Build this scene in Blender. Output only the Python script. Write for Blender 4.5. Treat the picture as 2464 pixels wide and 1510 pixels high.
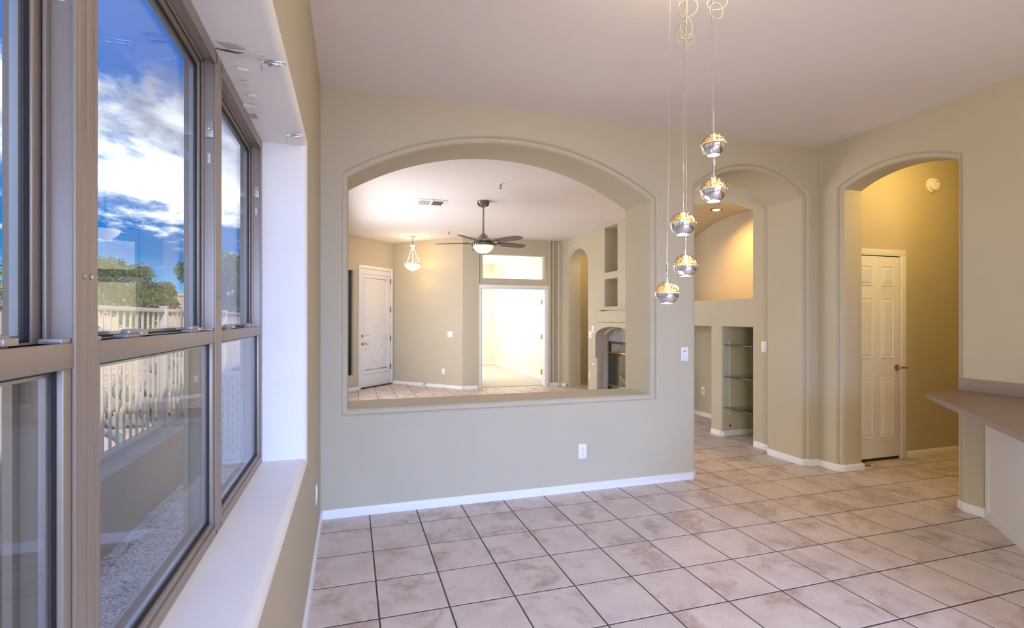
import bpy, bmesh, math, random
from mathutils import Vector, Matrix
from mathutils.geometry import tessellate_polygon
random.seed(7)
R = math.radians
scene = bpy.context.scene
COL = scene.collection
for o in list(bpy.data.objects):
    bpy.data.objects.remove(o)

# ------------------------------------------------------------------ camera
cam_d = bpy.data.cameras.new('camera')
cam_d.sensor_width = 36.0
cam_d.lens = 36.0 * 1145.5 / 2464
cam_d.shift_x = 61.0 / 2464
cam_d.shift_y = 11.1 / 2464
cam_d.clip_start = 0.02
cam_d.clip_end = 500
cam = bpy.data.objects.new('camera', cam_d)
cam.location = (0, 0, 1.375)
cam.rotation_euler = (R(90), 0, -0.2778)
COL.objects.link(cam)
scene.camera = cam

# ------------------------------------------------------------------ view
vs = scene.view_settings
vs.view_transform = 'Standard'
vs.look = 'None'
vs.exposure = 0.14
vs.gamma = 1.0
vs.use_curve_mapping = False

# ------------------------------------------------------------------ sky
def build_world():
    w = bpy.data.worlds.new('sky')
    scene.world = w
    w.use_nodes = True
    nt = w.node_tree
    n = nt.nodes
    L = nt.links
    n.clear()
    out = n.new('ShaderNodeOutputWorld')
    bg = n.new('ShaderNodeBackground')
    L.new(bg.outputs[0], out.inputs[0])
    bg.inputs['Strength'].default_value = 2.6
    tc = n.new('ShaderNodeTexCoord')
    sep = n.new('ShaderNodeSeparateXYZ')
    L.new(tc.outputs['Generated'], sep.inputs[0])
    # clear-sky colour by elevation
    el = n.new('ShaderNodeMapRange')
    el.inputs[1].default_value = -0.02
    el.inputs[2].default_value = 0.75
    L.new(sep.outputs['Z'], el.inputs[0])
    ramp = n.new('ShaderNodeValToRGB')
    cr = ramp.color_ramp
    cr.elements[0].position = 0.0
    cr.elements[0].color = (0.30, 0.38, 0.46, 1)
    cr.elements[1].position = 1.0
    cr.elements[1].color = (0.045, 0.11, 0.31, 1)
    for p, c in ((0.10, (0.06, 0.21, 0.40, 1)), (0.17, (0.002, 0.098, 0.30, 1)), (0.36, (0.003, 0.085, 0.28, 1)), (0.60, (0.03, 0.09, 0.30, 1))):
        e = cr.elements.new(p)
        e.color = c
    L.new(el.outputs[0], ramp.inputs[0])
    # clouds on a flat layer: direction / (z + k)
    zz = n.new('ShaderNodeMath'); zz.operation = 'ADD'; zz.inputs[1].default_value = 0.16
    L.new(sep.outputs['Z'], zz.inputs[0])
    zm = n.new('ShaderNodeMath'); zm.operation = 'MAXIMUM'; zm.inputs[1].default_value = 0.05
    L.new(zz.outputs[0], zm.inputs[0])
    dx = n.new('ShaderNodeMath'); dx.operation = 'DIVIDE'
    dy = n.new('ShaderNodeMath'); dy.operation = 'DIVIDE'
    L.new(sep.outputs['X'], dx.inputs[0]); L.new(zm.outputs[0], dx.inputs[1])
    L.new(sep.outputs['Y'], dy.inputs[0]); L.new(zm.outputs[0], dy.inputs[1])
    cmb = n.new('ShaderNodeCombineXYZ')
    L.new(dx.outputs[0], cmb.inputs[0]); L.new(dy.outputs[0], cmb.inputs[1])
    def noise(scale, detail, rough, loc, stretch=(1, 1, 1), rot=0.0, dist=0.0):
        mp = n.new('ShaderNodeMapping')
        mp.inputs['Location'].default_value = loc
        mp.inputs['Rotation'].default_value = (0, 0, rot)
        mp.inputs['Scale'].default_value = stretch
        L.new(cmb.outputs[0], mp.inputs[0])
        t = n.new('ShaderNodeTexNoise')
        t.inputs['Scale'].default_value = scale
        t.inputs['Detail'].default_value = detail
        t.inputs['Roughness'].default_value = rough
        t.inputs['Distortion'].default_value = dist
        L.new(mp.outputs[0], t.inputs['Vector'])
        return t.outputs['Fac']
    def math_(op, a, b):
        m = n.new('ShaderNodeMath'); m.operation = op
        for k, v in enumerate((a, b)):
            if isinstance(v, (int, float)):
                m.inputs[k].default_value = v
            else:
                L.new(v, m.inputs[k])
        return m.outputs[0]
    big = noise(CLOUD['s'], 3, 0.5, CLOUD['off'], CLOUD['st'], R(CLOUD['rot']), 0.3)
    fine = noise(3.4, 9, 0.62, (3.1, 7.7, 0), (1.0, 0.8, 1), R(20), 0.25)
    # a broad cloud deck lies at middle elevation, clearer sky above and below it
    bm_ = n.new('ShaderNodeMath'); bm_.operation = 'SUBTRACT'; bm_.inputs[1].default_value = CLOUD['band']
    tiltz = math_('ADD', sep.outputs['Z'], math_('MULTIPLY', sep.outputs['X'], 0.10))
    L.new(tiltz, bm_.inputs[0])
    dist = math_('MULTIPLY', math_('ABSOLUTE', bm_.outputs[0], 0.0), 1.0 / CLOUD['bw'])
    deck = math_('SUBTRACT', 1.0, math_('POWER', dist, 2.0))
    deck = math_('MAXIMUM', deck, -0.35)
    s = math_('ADD', math_('ADD', math_('MULTIPLY', big, 0.75), math_('MULTIPLY', fine, 0.85)), math_('MULTIPLY', deck, 0.20))
    mr = n.new('ShaderNodeMapRange')
    mr.interpolation_type = 'SMOOTHSTEP'
    mr.inputs[1].default_value = CLOUD['lo']
    mr.inputs[2].default_value = CLOUD['hi']
    L.new(s, mr.inputs[0])
    # cloud colour: bright rims, grey thick bodies
    shade = noise(1.3, 7, 0.6, (9.0, 2.0, 0), (1, 1, 1), 0.4, 0.2)
    cr2 = n.new('ShaderNodeValToRGB')
    cr2.color_ramp.elements[0].position = 0.38
    cr2.color_ramp.elements[0].color = (0.13, 0.15, 0.215, 1)
    cr2.color_ramp.elements[1].position = 0.66
    cr2.color_ramp.elements[1].color = (0.92, 0.98, 1.08, 1)
    L.new(shade, cr2.inputs[0])
    mix = n.new('ShaderNodeMix'); mix.data_type = 'RGBA'
    L.new(mr.outputs[0], mix.inputs['Factor'])
    L.new(ramp.outputs[0], mix.inputs[6])
    L.new(cr2.outputs[0], mix.inputs[7])
    L.new(mix.outputs[2], bg.inputs['Color'])
CLOUD = dict(s=0.55, off=(2.3, 0.4, 0), st=(1.0, 1.6, 1), rot=35, lo=0.83, hi=1.0, band=0.225, bw=0.13)
build_world()

# ------------------------------------------------------------------ sun, area lights for window daylight, added fill lights
def sun(direction, strength, col, ang=0.6):
    d = bpy.data.lights.new('sun', 'SUN')
    d.energy = strength; d.color = col; d.angle = R(ang)
    o = bpy.data.objects.new('sun', d)
    o.rotation_euler = Vector(direction).to_track_quat('Z', 'Y').to_euler()
    COL.objects.link(o)
sun((0.32, -0.62, 0.71), 5.0, (1.0, 0.93, 0.82))

def area(name, loc, target, sx, sy, power, col, spread=180):
    d = bpy.data.lights.new(name, 'AREA')
    d.shape = 'RECTANGLE'; d.size = sx; d.size_y = sy
    d.energy = power; d.color = col; d.spread = R(spread)
    o = bpy.data.objects.new(name, d)
    o.location = loc
    o.rotation_euler = (Vector(loc) - Vector(target)).to_track_quat('Z', 'Y').to_euler()
    COL.objects.link(o)
    return o
def point(name, loc, power, col, r=0.05):
    d = bpy.data.lights.new(name, 'POINT')
    d.energy = power; d.color = col; d.shadow_soft_size = r
    o = bpy.data.objects.new(name, d)
    o.location = loc
    COL.objects.link(o)
    return o
FILL_BLUE = (0.20, 0.42, 1.0)
WARM = (1.0, 0.74, 0.42)
# added fills behind the camera; area lights for unseen living and den windows
area('fill_behind_cool', (1.4, -3.35, 1.9), (1.2, 2.2, 0.0), 3.2, 1.2, 56, FILL_BLUE, 62)  # added cool fill for the floor and lower front wall
area('fill_left_warm', (-0.19, -1.9, 1.45), (4.2, 1.2, 1.4), 1.3, 1.4, 100, (1.0, 0.93, 0.82))  # added fill to brighten the right wall, stands before a closed recess
area('daylight_living_window', (-0.17, 6.6, 1.35), (4, 6.4, 1.2), 3.2, 2.0, 115, (0.95, 0.95, 1.0))
area('daylight_den_window', (2.2, 11.6, 1.5), (4, 11.6, 1.3), 3.0, 2.0, 108, (1.0, 0.97, 0.90))
area('fill_overhead', (2.4, -1.3, 2.93), (2.4, -1.3, 0), 1.6, 1.0, 8, (1.0, 0.80, 0.55))  # added weak overhead fill, no fixture is built here

# ------------------------------------------------------------------ materials
MATS = {}
def pm(name, col, rough=0.6, metal=0.0, bump=0.0, bscale=200.0, var=0.0, vscale=3.0, spec=0.5, emit=None, estr=0.0, col2=None, coat=0.0):
    m = bpy.data.materials.new(name)
    m.use_nodes = True
    nt = m.node_tree
    b = nt.nodes['Principled BSDF']
    b.inputs['Base Color'].default_value = (*col, 1)
    b.inputs['Roughness'].default_value = rough
    b.inputs['Metallic'].default_value = metal
    b.inputs['Specular IOR Level'].default_value = spec
    b.inputs['Coat Weight'].default_value = coat
    tc = nt.nodes.new('ShaderNodeTexCoord')
    if var > 0 or col2:
        t = nt.nodes.new('ShaderNodeTexNoise')
        t.inputs['Scale'].default_value = vscale
        t.inputs['Detail'].default_value = 6
        nt.links.new(tc.outputs['Object'], t.inputs['Vector'])
        mx = nt.nodes.new('ShaderNodeMix'); mx.data_type = 'RGBA'
        c2 = col2 if col2 else tuple(c * (1 - var) for c in col)
        mx.inputs[6].default_value = (*col, 1)
        mx.inputs[7].default_value = (*c2, 1)
        mr = nt.nodes.new('ShaderNodeMapRange')
        mr.inputs[1].default_value = 0.38; mr.inputs[2].default_value = 0.62
        nt.links.new(t.outputs['Fac'], mr.inputs[0])
        nt.links.new(mr.outputs[0], mx.inputs['Factor'])
        nt.links.new(mx.outputs[2], b.inputs['Base Color'])
    if bump > 0:
        t2 = nt.nodes.new('ShaderNodeTexNoise')
        t2.inputs['Scale'].default_value = bscale
        t2.inputs['Detail'].default_value = 3
        nt.links.new(tc.outputs['Object'], t2.inputs['Vector'])
        bp = nt.nodes.new('ShaderNodeBump')
        bp.inputs['Strength'].default_value = bump
        bp.inputs['Distance'].default_value = 0.002
        nt.links.new(t2.outputs['Fac'], bp.inputs['Height'])
        nt.links.new(bp.outputs[0], b.inputs['Normal'])
    if emit:
        b.inputs['Emission Color'].default_value = (*emit, 1)
        b.inputs['Emission Strength'].default_value = estr
    MATS[name] = m
    return m
pm('wall_paint', (0.555, 0.495, 0.368), 0.75, bump=0.35, bscale=140, var=0.03, vscale=2.0, spec=0.25)
pm('reveal_paint', (0.90, 0.885, 0.87), 0.55, bump=0.35, bscale=60, var=0.03, vscale=4.0)
pm('ceiling_paint', (0.82, 0.775, 0.765), 0.85, bump=0.3, bscale=110, spec=0.2)
pm('den_paint', (0.84, 0.80, 0.68), 0.8, spec=0.2)
pm('trim_white', (0.84, 0.84, 0.85), 0.45, bump=0.1, bscale=60)
pm('door_white', (0.83, 0.81, 0.78), 0.4, bump=0.05, bscale=90)
pm('aluminium', (0.36, 0.305, 0.26), 0.42, metal=0.3)
pm('alu_light', (0.42, 0.375, 0.335), 0.35, metal=0.3)
pm('gasket', (0.015, 0.015, 0.018), 0.5)
pm('spacer', (0.50, 0.52, 0.56), 0.35, metal=0.6)
pm('chrome', (0.86, 0.87, 0.9), 0.04, metal=1.0)
pm('steel', (0.55, 0.55, 0.53), 0.3, metal=1.0)
pm('nickel', (0.28, 0.25, 0.20), 0.32, metal=1.0)
pm('brass', (0.66, 0.46, 0.14), 0.22, metal=1.0)
pm('bronze', (0.10, 0.07, 0.045), 0.4, metal=0.8)
pm('wire', (0.42, 0.37, 0.29), 0.4, metal=0.2)
pm('black', (0.012, 0.012, 0.012), 0.45)
pm('charcoal', (0.045, 0.045, 0.05), 0.4)
pm('plate_white', (0.86, 0.86, 0.88), 0.35)
pm('plate_dark', (0.06, 0.05, 0.05), 0.5)
pm('grout', (0.075, 0.055, 0.045), 0.9, bump=0.3, bscale=200)
pm('laminate', (0.26, 0.18, 0.115), 0.42, var=0.10, vscale=260, spec=0.4)
pm('laminate_edge', (0.34, 0.275, 0.235), 0.5, var=0.16, vscale=300)
pm('cabinet_white', (0.82, 0.83, 0.86), 0.45)
pm('carpet', (0.66, 0.60, 0.53), 0.95, bump=0.8, bscale=300, var=0.1, vscale=20)
pm('blade', (0.13, 0.105, 0.085), 0.5, var=0.3, vscale=14)
pm('stucco', (0.43, 0.35, 0.325), 0.9, bump=0.6, bscale=70, var=0.08, vscale=3)
pm('stucco_cap', (0.50, 0.43, 0.38), 0.9, bump=0.5, bscale=60, var=0.12, vscale=5)
pm('house_tan', (0.52, 0.38, 0.27), 0.9, var=0.05, vscale=2)
pm('fence_paint', (0.50, 0.455, 0.435), 0.55)
pm('gravel', (0.85, 0.82, 0.82), 0.9, var=0.22, vscale=9)
pm('gravel_bed', (0.6, 0.57, 0.55), 0.95, var=0.3, vscale=30)
pm('desert', (0.62, 0.47, 0.34), 0.95, bump=1.0, bscale=25, col2=(0.40, 0.28, 0.18), vscale=1.6)
pm('ac_white', (0.66, 0.66, 0.68), 0.45)
pm('ac_dark', (0.30, 0.31, 0.33), 0.6)
pm('leaf_dark', (0.045, 0.10, 0.022), 0.7, col2=(0.10, 0.17, 0.04), vscale=0.9)
pm('leaf_lime', (0.17, 0.25, 0.045), 0.7, col2=(0.26, 0.31, 0.08), vscale=0.9)
pm('bark', (0.16, 0.11, 0.08), 0.9)
pm('pad', (0.20, 0.25, 0.19), 0.7, col2=(0.34, 0.26, 0.26), vscale=5.0)
pm('pad_dry', (0.55, 0.47, 0.40), 0.8)
pm('cholla', (0.22, 0.20, 0.14), 0.9)
pm('grass_dry', (0.40, 0.32, 0.19), 0.9)
pm('car_white', (0.5, 0.52, 0.55), 0.25, coat=0.5)
pm('car_glass', (0.03, 0.06, 0.10), 0.06)
pm('tyre', (0.02, 0.02, 0.02), 0.8)
pm('slate', (0.42, 0.38, 0.36), 0.5, var=0.3, vscale=8)
pm('bowl_glass', (0.85, 0.78, 0.62), 0.4, emit=(1.0, 0.72, 0.40), estr=1.3)
pm('bowl_glass_entry', (0.85, 0.82, 0.74), 0.4, emit=(1.0, 0.78, 0.48), estr=1.1)
pm('led', (1, 0.95, 0.85), 0.4, emit=(1.0, 0.84, 0.58), estr=1.6)
pm('led_core', (1, 0.9, 0.7), 0.4, emit=(1.0, 0.78, 0.48), estr=0.55)
pm('spot_lens', (1, 0.9, 0.7), 0.4, emit=(1.0, 0.80, 0.45), estr=4.0)
pm('plaster', (0.80, 0.77, 0.74), 0.8)
pm('plaster_grey', (0.52, 0.48, 0.47), 0.85)
pm('crack', (0.12, 0.08, 0.06), 0.9)
pm('firebrick', (0.30, 0.25, 0.20), 0.9, var=0.3, vscale=6)
pm('log', (0.42, 0.36, 0.28), 0.9, var=0.4, vscale=10)

def glass_thin(name, tint, k=2.0, ior=1.45, rough=0.0):
    m = bpy.data.materials.new(name); m.use_nodes = True
    nt = m.node_tree; nt.nodes.clear()
    out = nt.nodes.new('ShaderNodeOutputMaterial')
    tr = nt.nodes.new('ShaderNodeBsdfTransparent'); tr.inputs[0].default_value = (*tint, 1)
    gl = nt.nodes.new('ShaderNodeBsdfGlossy'); gl.inputs['Roughness'].default_value = rough
    fr = nt.nodes.new('ShaderNodeLayerWeight'); fr.inputs['Blend'].default_value = 0.5
    pw = nt.nodes.new('ShaderNodeMath'); pw.operation = 'POWER'; pw.inputs[1].default_value = 5.0
    nt.links.new(fr.outputs['Facing'], pw.inputs[0])
    mu = nt.nodes.new('ShaderNodeMath'); mu.operation = 'MULTIPLY_ADD'; mu.inputs[1].default_value = 0.96 * k; mu.inputs[2].default_value = 0.042 * k; mu.use_clamp = True
    mx = nt.nodes.new('ShaderNodeMixShader')
    nt.links.new(pw.outputs[0], mu.inputs[0]); nt.links.new(mu.outputs[0], mx.inputs[0])
    nt.links.new(tr.outputs[0], mx.inputs[1]); nt.links.new(gl.outputs[0], mx.inputs[2])
    nt.links.new(mx.outputs[0], out.inputs[0])
    MATS[name] = m
glass_thin('window_glass', (0.97, 0.98, 0.98), 0.95)
glass_thin('shelf_glass', (0.72, 0.80, 0.78), 1.4)
glass_thin('fire_glass', (0.75, 0.73, 0.70), 2.5)
glass_thin('crystal', (0.82, 0.73, 0.57), 2.4)

def tile_mat():
    m = bpy.data.materials.new('tile_ceramic'); m.use_nodes = True
    nt = m.node_tree; n = nt.nodes; L = nt.links
    b = n['Principled BSDF']
    b.inputs['Roughness'].default_value = 0.42
    b.inputs['Specular IOR Level'].default_value = 0.5
    geo = n.new('ShaderNodeNewGeometry')
    info = n.new('ShaderNodeObjectInfo')
    tc = n.new('ShaderNodeTexCoord')
    off = n.new('ShaderNodeVectorMath'); off.operation = 'SCALE'
    off.inputs[0].default_value = (37.0, 91.0, 13.0)
    L.new(info.outputs['Random'], off.inputs['Scale'])
    add = n.new('ShaderNodeVectorMath'); add.operation = 'ADD'
    L.new(geo.outputs['Position'], add.inputs[0]); L.new(off.outputs[0], add.inputs[1])
    def noise(s, d, r=0.6, dist=0.0):
        t = n.new('ShaderNodeTexNoise')
        t.inputs['Scale'].default_value = s; t.inputs['Detail'].default_value = d
        t.inputs['Roughness'].default_value = r; t.inputs['Distortion'].default_value = dist
        L.new(add.outputs[0], t.inputs['Vector'])
        return t.outputs['Fac']
    def ramp(v, a, b_):
        mr = n.new('ShaderNodeMapRange'); mr.interpolation_type = 'SMOOTHSTEP'
        mr.inputs[1].default_value = a; mr.inputs[2].default_value = b_
        L.new(v, mr.inputs[0]); return mr.outputs[0]
    def mul(a, c):
        x = n.new('ShaderNodeMath'); x.operation = 'MULTIPLY'
        L.new(a, x.inputs[0])
        if isinstance(c, float): x.inputs[1].default_value = c
        else: L.new(c, x.inputs[1])
        return x.outputs[0]
    def mix(f, a, c):
        mx = n.new('ShaderNodeMix'); mx.data_type = 'RGBA'
        L.new(f, mx.inputs['Factor'])
        if isinstance(a, tuple): mx.inputs[6].default_value = (*a, 1)
        else: L.new(a, mx.inputs[6])
        mx.inputs[7].default_value = (*c, 1)
        return mx.outputs[2]
    base = mix(ramp(noise(7, 6), 0.35, 0.65), (0.68, 0.59, 0.55), (0.60, 0.51, 0.47))
    blot = mul(ramp(noise(4.0, 7, 0.62, 0.4), 0.50, 0.64), ramp(noise(30, 5, 0.7), 0.25, 0.62))
    c1 = mix(mul(blot, 0.75), base, (0.36, 0.25, 0.185))
    c2 = mix(mul(ramp(noise(90, 3, 0.7), 0.60, 0.70), 0.22), c1, (0.28, 0.20, 0.16))
    L.new(c2, b.inputs['Base Color'])
    bp = n.new('ShaderNodeBump'); bp.inputs['Strength'].default_value = 0.25; bp.inputs['Distance'].default_value = 0.001
    L.new(noise(40, 5), bp.inputs['Height']); L.new(bp.outputs[0], b.inputs['Normal'])
    MATS['tile_ceramic'] = m
tile_mat()

# ------------------------------------------------------------------ mesh helpers
def sharpen(bm, ang=35):
    lim = R(ang)
    for f in bm.faces: f.smooth = True
    for e in bm.edges:
        e.smooth = (len(e.link_faces) == 2 and e.calc_face_angle(0) < lim)

def link(name, me, m, parent=None):
    o = bpy.data.objects.new(name, me)
    if m is not None and len(me.materials) == 0:
        me.materials.append(MATS[m])
    COL.objects.link(o)
    if parent is not None: o.parent = parent
    return o

class MB:
    def __init__(s): s.bm = bmesh.new()
    def poly(s, pts):
        return s.bm.faces.new([s.bm.verts.new(p) for p in pts])
    def box(s, x0, x1, y0, y1, z0, z1, bev=0.0, seg=2):
        b = bmesh.new()
        bmesh.ops.create_cube(b, size=1)
        for v in b.verts:
            v.co = Vector((x0 + (v.co.x + .5) * (x1 - x0), y0 + (v.co.y + .5) * (y1 - y0), z0 + (v.co.z + .5) * (z1 - z0)))
        if bev > 0: bmesh.ops.bevel(b, geom=list(b.edges), offset=bev, segments=seg, profile=0.5, affect='EDGES')
        s.merge(b); return s
    def merge(s, b, mtx=None):
        if mtx is not None: bmesh.ops.transform(b, matrix=mtx, verts=b.verts)
        mp = {}
        for v in b.verts: mp[v] = s.bm.verts.new(v.co)
        for f in b.faces:
            try: s.bm.faces.new([mp[v] for v in f.verts])
            except ValueError: pass
        b.free(); return s
    def lathe(s, prof, n=24, c=(0, 0, 0), axis='Z', cap=True):
        rings = []
        for r, h in prof:
            ring = []
            for k in range(n):
                a = 2 * math.pi * k / n
                x, y = r * math.cos(a), r * math.sin(a)
                p = (x, y, h) if axis == 'Z' else ((h, x, y) if axis == 'X' else (x, h, y))
                ring.append(s.bm.verts.new(Vector(p) + Vector(c)))
            rings.append(ring)
        for a, b in zip(rings, rings[1:]):
            for k in range(n):
                s.bm.faces.new((a[k], a[(k + 1) % n], b[(k + 1) % n], b[k]))
        if cap:
            s.bm.faces.new(list(reversed(rings[0]))); s.bm.faces.new(rings[-1])
        return s
    def tube(s, pts, r, n=8, closed=False, cap=True):
        pts = [Vector(p) for p in pts]
        rad = r if isinstance(r, (list, tuple)) else [r] * len(pts)
        rings = []
        up = None
        N = len(pts)
        for i, p in enumerate(pts):
            if closed: t = pts[(i + 1) % N] - pts[i - 1]
            else: t = pts[min(i + 1, N - 1)] - pts[max(i - 1, 0)]
            t.normalize()
            if up is None:
                up = Vector((0, 0, 1)) if abs(t.z) < .9 else Vector((1, 0, 0))
            a = t.cross(up)
            if a.length < 1e-6: a = t.cross(Vector((0, 1, 0)))
            a.normalize(); b = a.cross(t).normalized()
            up = b
            rings.append([s.bm.verts.new(p + a * rad[i] * math.cos(2 * math.pi * k / n) + b * rad[i] * math.sin(2 * math.pi * k / n)) for k in range(n)])
        seq = list(zip(rings, rings[1:]))
        if closed: seq.append((rings[-1], rings[0]))
        for a, b in seq:
            for k in range(n): s.bm.faces.new((a[k], a[(k + 1) % n], b[(k + 1) % n], b[k]))
        if cap and not closed:
            s.bm.faces.new(list(reversed(rings[0]))); s.bm.faces.new(rings[-1])
        return s
    def prism(s, pts, z0, z1):
        lo = [s.bm.verts.new((x, y, z0)) for x, y in pts]
        hi = [s.bm.verts.new((x, y, z1)) for x, y in pts]
        s.bm.faces.new(list(reversed(lo))); s.bm.faces.new(hi)
        n = len(pts)
        for k in range(n): s.bm.faces.new((lo[k], lo[(k + 1) % n], hi[(k + 1) % n], hi[k]))
        return s
    def build(s, name, m, parent=None, ang=35, smooth=True):
        bmesh.ops.recalc_face_normals(s.bm, faces=s.bm.faces)
        if smooth: sharpen(s.bm, ang)
        me = bpy.data.meshes.new(name)
        s.bm.to_mesh(me); s.bm.free()
        return link(name, me, m, parent)

def tag(o, label, cat, group=None):
    o['label'] = label; o['category'] = cat
    if group: o['group'] = group
    return o
def thing(name, label, cat, loc=(0, 0, 0), rot=0, group=None):
    o = bpy.data.objects.new(name, None)
    o.empty_display_size = 0.05
    COL.objects.link(o)
    o.location = loc
    o.rotation_euler = rot if isinstance(rot, tuple) else (0, 0, rot)
    return tag(o, label, cat, group)
def struct(o, label=None):
    o['kind'] = 'structure'
    if label: o['label'] = label
    return o
def copy_tree(o, parent=None):
    c = o.copy(); COL.objects.link(c); c.parent = parent
    for ch in list(o.children):
        copy_tree(ch, c)
    return c

def hole(u0, u1, z0, z1, rise=0.0, n=28):
    """closed outline of an opening, grown outwards by o"""
    def f(o):
        a, b, lo = u0 - o, u1 + o, z0 - o
        if rise <= 0:
            return [(a, lo), (b, lo), (b, z1 + o), (a, z1 + o)]
        w = (u1 - u0) / 2
        rad = (w * w + rise * rise) / (2 * rise)
        uc = (u0 + u1) / 2; zc = z1 + rise - rad
        ro = rad + o; h = w + o
        a0 = math.asin(h / ro)
        pts = [(a, lo), (b, lo)]
        for k in range(n + 1):
            t = a0 - 2 * a0 * k / n
            pts.append((uc + ro * math.sin(t), zc + ro * math.cos(t)))
        return pts
    return f
def rnd(r, n=4, o0=0.0, d0=0.0):
    """quarter round from the wall face (o0+r, d0) to the reveal (o0, d0+r)"""
    return [(o0 + r - r * math.sin(math.pi / 2 * k / n), d0 + r - r * math.cos(math.pi / 2 * k / n)) for k in range(n + 1)]
STEP = rnd(0.030, 5, 0.036, 0.0) + rnd(0.030, 5, 0.0, 0.030)
SOFT = rnd(0.022, 5)
SMALL = rnd(0.010, 3)
def wall(name, m, fr, outer, holes, back=None, parent=None, mats=None):
    """fr(u, z, d) -> world. holes: (outline, profile, depth, capped[, back profile, reveal material])"""
    bm = bmesh.new()
    def fill(loops, d, flip=False):
        vl = [[Vector((u, z, 0)) for u, z in lp] for lp in loops]
        flat = [bm.verts.new(fr(p.x, p.y, d)) for lp in vl for p in lp]
        for t in tessellate_polygon(vl):
            try: bm.faces.new([flat[i] for i in t])
            except ValueError: pass
    fill([outer] + [h[0](h[1][0][0]) for h in holes], 0.0)
    if back is not None:
        fill([outer] + [h[0](h[4][0][0] if len(h) > 4 and h[4] else 0.0) for h in holes if not h[3]], back)
        n = len(outer)
        for k in range(n):
            a, b = outer[k], outer[(k + 1) % n]
            bm.faces.new([bm.verts.new(fr(*a, 0)), bm.verts.new(fr(*b, 0)), bm.verts.new(fr(*b, back)), bm.verts.new(fr(*a, back))])
    for h in holes:
        prof = list(h[1])
        if len(h) > 4 and h[4]:
            prof = prof + [(o, h[2] - d) for o, d in reversed(h[4])]
        else:
            prof = prof + [(0.0, h[2])]
        rings = [[bm.verts.new(fr(u, z, d)) for u, z in h[0](o)] for o, d in prof]
        n = len(rings[0])
        for a, b in zip(rings, rings[1:]):
            for k in range(n):
                f = bm.faces.new((a[k], a[(k + 1) % n], b[(k + 1) % n], b[k]))
                if len(h) > 5 and h[5]: f.material_index = h[5]
        if h[3]:
            lp = h[0](0.0)
            vl = [[Vector((u, z, 0)) for u, z in lp]]
            flat = [bm.verts.new(fr(u, z, h[2])) for u, z in lp]
            for t in tessellate_polygon(vl): bm.faces.new([flat[i] for i in t])
    bmesh.ops.remove_doubles(bm, verts=bm.verts, dist=1e-5)
    bmesh.ops.recalc_face_normals(bm, faces=bm.faces)
    sharpen(bm, 30)
    me = bpy.data.meshes.new(name)
    bm.to_mesh(me); bm.free()
    me.materials.append(MATS[m])
    for x in (mats or []): me.materials.append(MATS[x])
    return struct(link(name, me, None, parent)) if parent is None else link(name, me, None, parent)

def rect(u0, u1, z0, z1): return [(u0, z0), (u1, z0), (u1, z1), (u0, z1)]

CEIL = 2.972
WY, WT = 3.45, 0.43          # front wall face and thickness
WX = 4.22                    # right wall of the nook
LX = 4.18                    # niche / fireplace wall of the living room
# ================================================================== STRUCTURE
m = MB().box(-0.50, 7.6, -4.0, 14.6, CEIL, CEIL + 0.12)
struct(m.build('ceiling', 'ceiling_paint'))
m = MB().box(-0.54, 8.0, -4.3, 14.9, CEIL + 0.13, CEIL + 0.30)
struct(m.build('trim_1', 'stucco'), 'stucco eave of the roof above the windows')
floor = struct(MB().box(-0.45, 7.6, -4.0, 14.6, -0.10, -0.0014).build('floor', 'grout'))

# left wall with the window bank
WIN = [2.40, 1.650, 0.882, 0.114, -0.654]
Fl = lambda u, z, d: (-0.20 - d, u, z)
wall('wall_left', 'wall_paint', Fl, rect(-4.0, WY + 0.02, -0.02, CEIL),
     [(hole(WIN[-1], WIN[0], 0.715, 2.19), rnd(0.028, 6), 0.275, False, None, 1), (hole(-2.6, -1.2, 0.715, 2.19), rnd(0.028, 6), 0.275, True, None, 1)], mats=['reveal_paint'])
# front wall: pass-through and hallway arch
Ff = lambda u, z, d: (u, WY + d, z)
PASS = hole(-0.02, 2.43, 0.737, 2.37, 0.35)
HALL = hole(2.885, 4.07, -0.15, 2.50, 0.215)
wall('wall_front', 'wall_paint', Ff, rect(-0.20, WX + 0.02, -0.4, CEIL + 0.02),
     [(PASS, STEP, WT, False, SOFT), (HALL, STEP, WT, False, SOFT)], back=WT)
# right wall with the arch to the utility hall
Fr = lambda u, z, d: (WX + d, u, z)
RARCH = hole(2.400, 3.235, -0.15, 2.535, 0.105)
wall('wall_right', 'wall_paint', Fr, rect(-4.0, WY + 0.01, -0.4, CEIL + 0.02), [(RARCH, STEP, 0.27, False, SOFT)], back=0.27)
# walls behind the camera
wall('wall_back', 'wall_paint', lambda u, z, d: (u, -4.0 + 0.55 - d, z), rect(-0.2, WX, -0.02, CEIL),
     [(hole(0.0, 3.3, 0.02, 2.42), SMALL, 0.2, False)])
# utility hall
HY = 3.40
wall('wall_hall', 'wall_paint', lambda u, z, d: (u, HY + d, z), rect(WX + 0.2, 7.2, -0.02, CEIL), [])
wall('wall_hall_right', 'wall_paint', lambda u, z, d: (6.9 + d, u, z), rect(0.4, HY, -0.02, CEIL), [])
wall('wall_hall_near', 'wall_paint', lambda u, z, d: (u, 0.9 - d, z), rect(WX + 0.2, 7.2, -0.02, CEIL), [])
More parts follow.
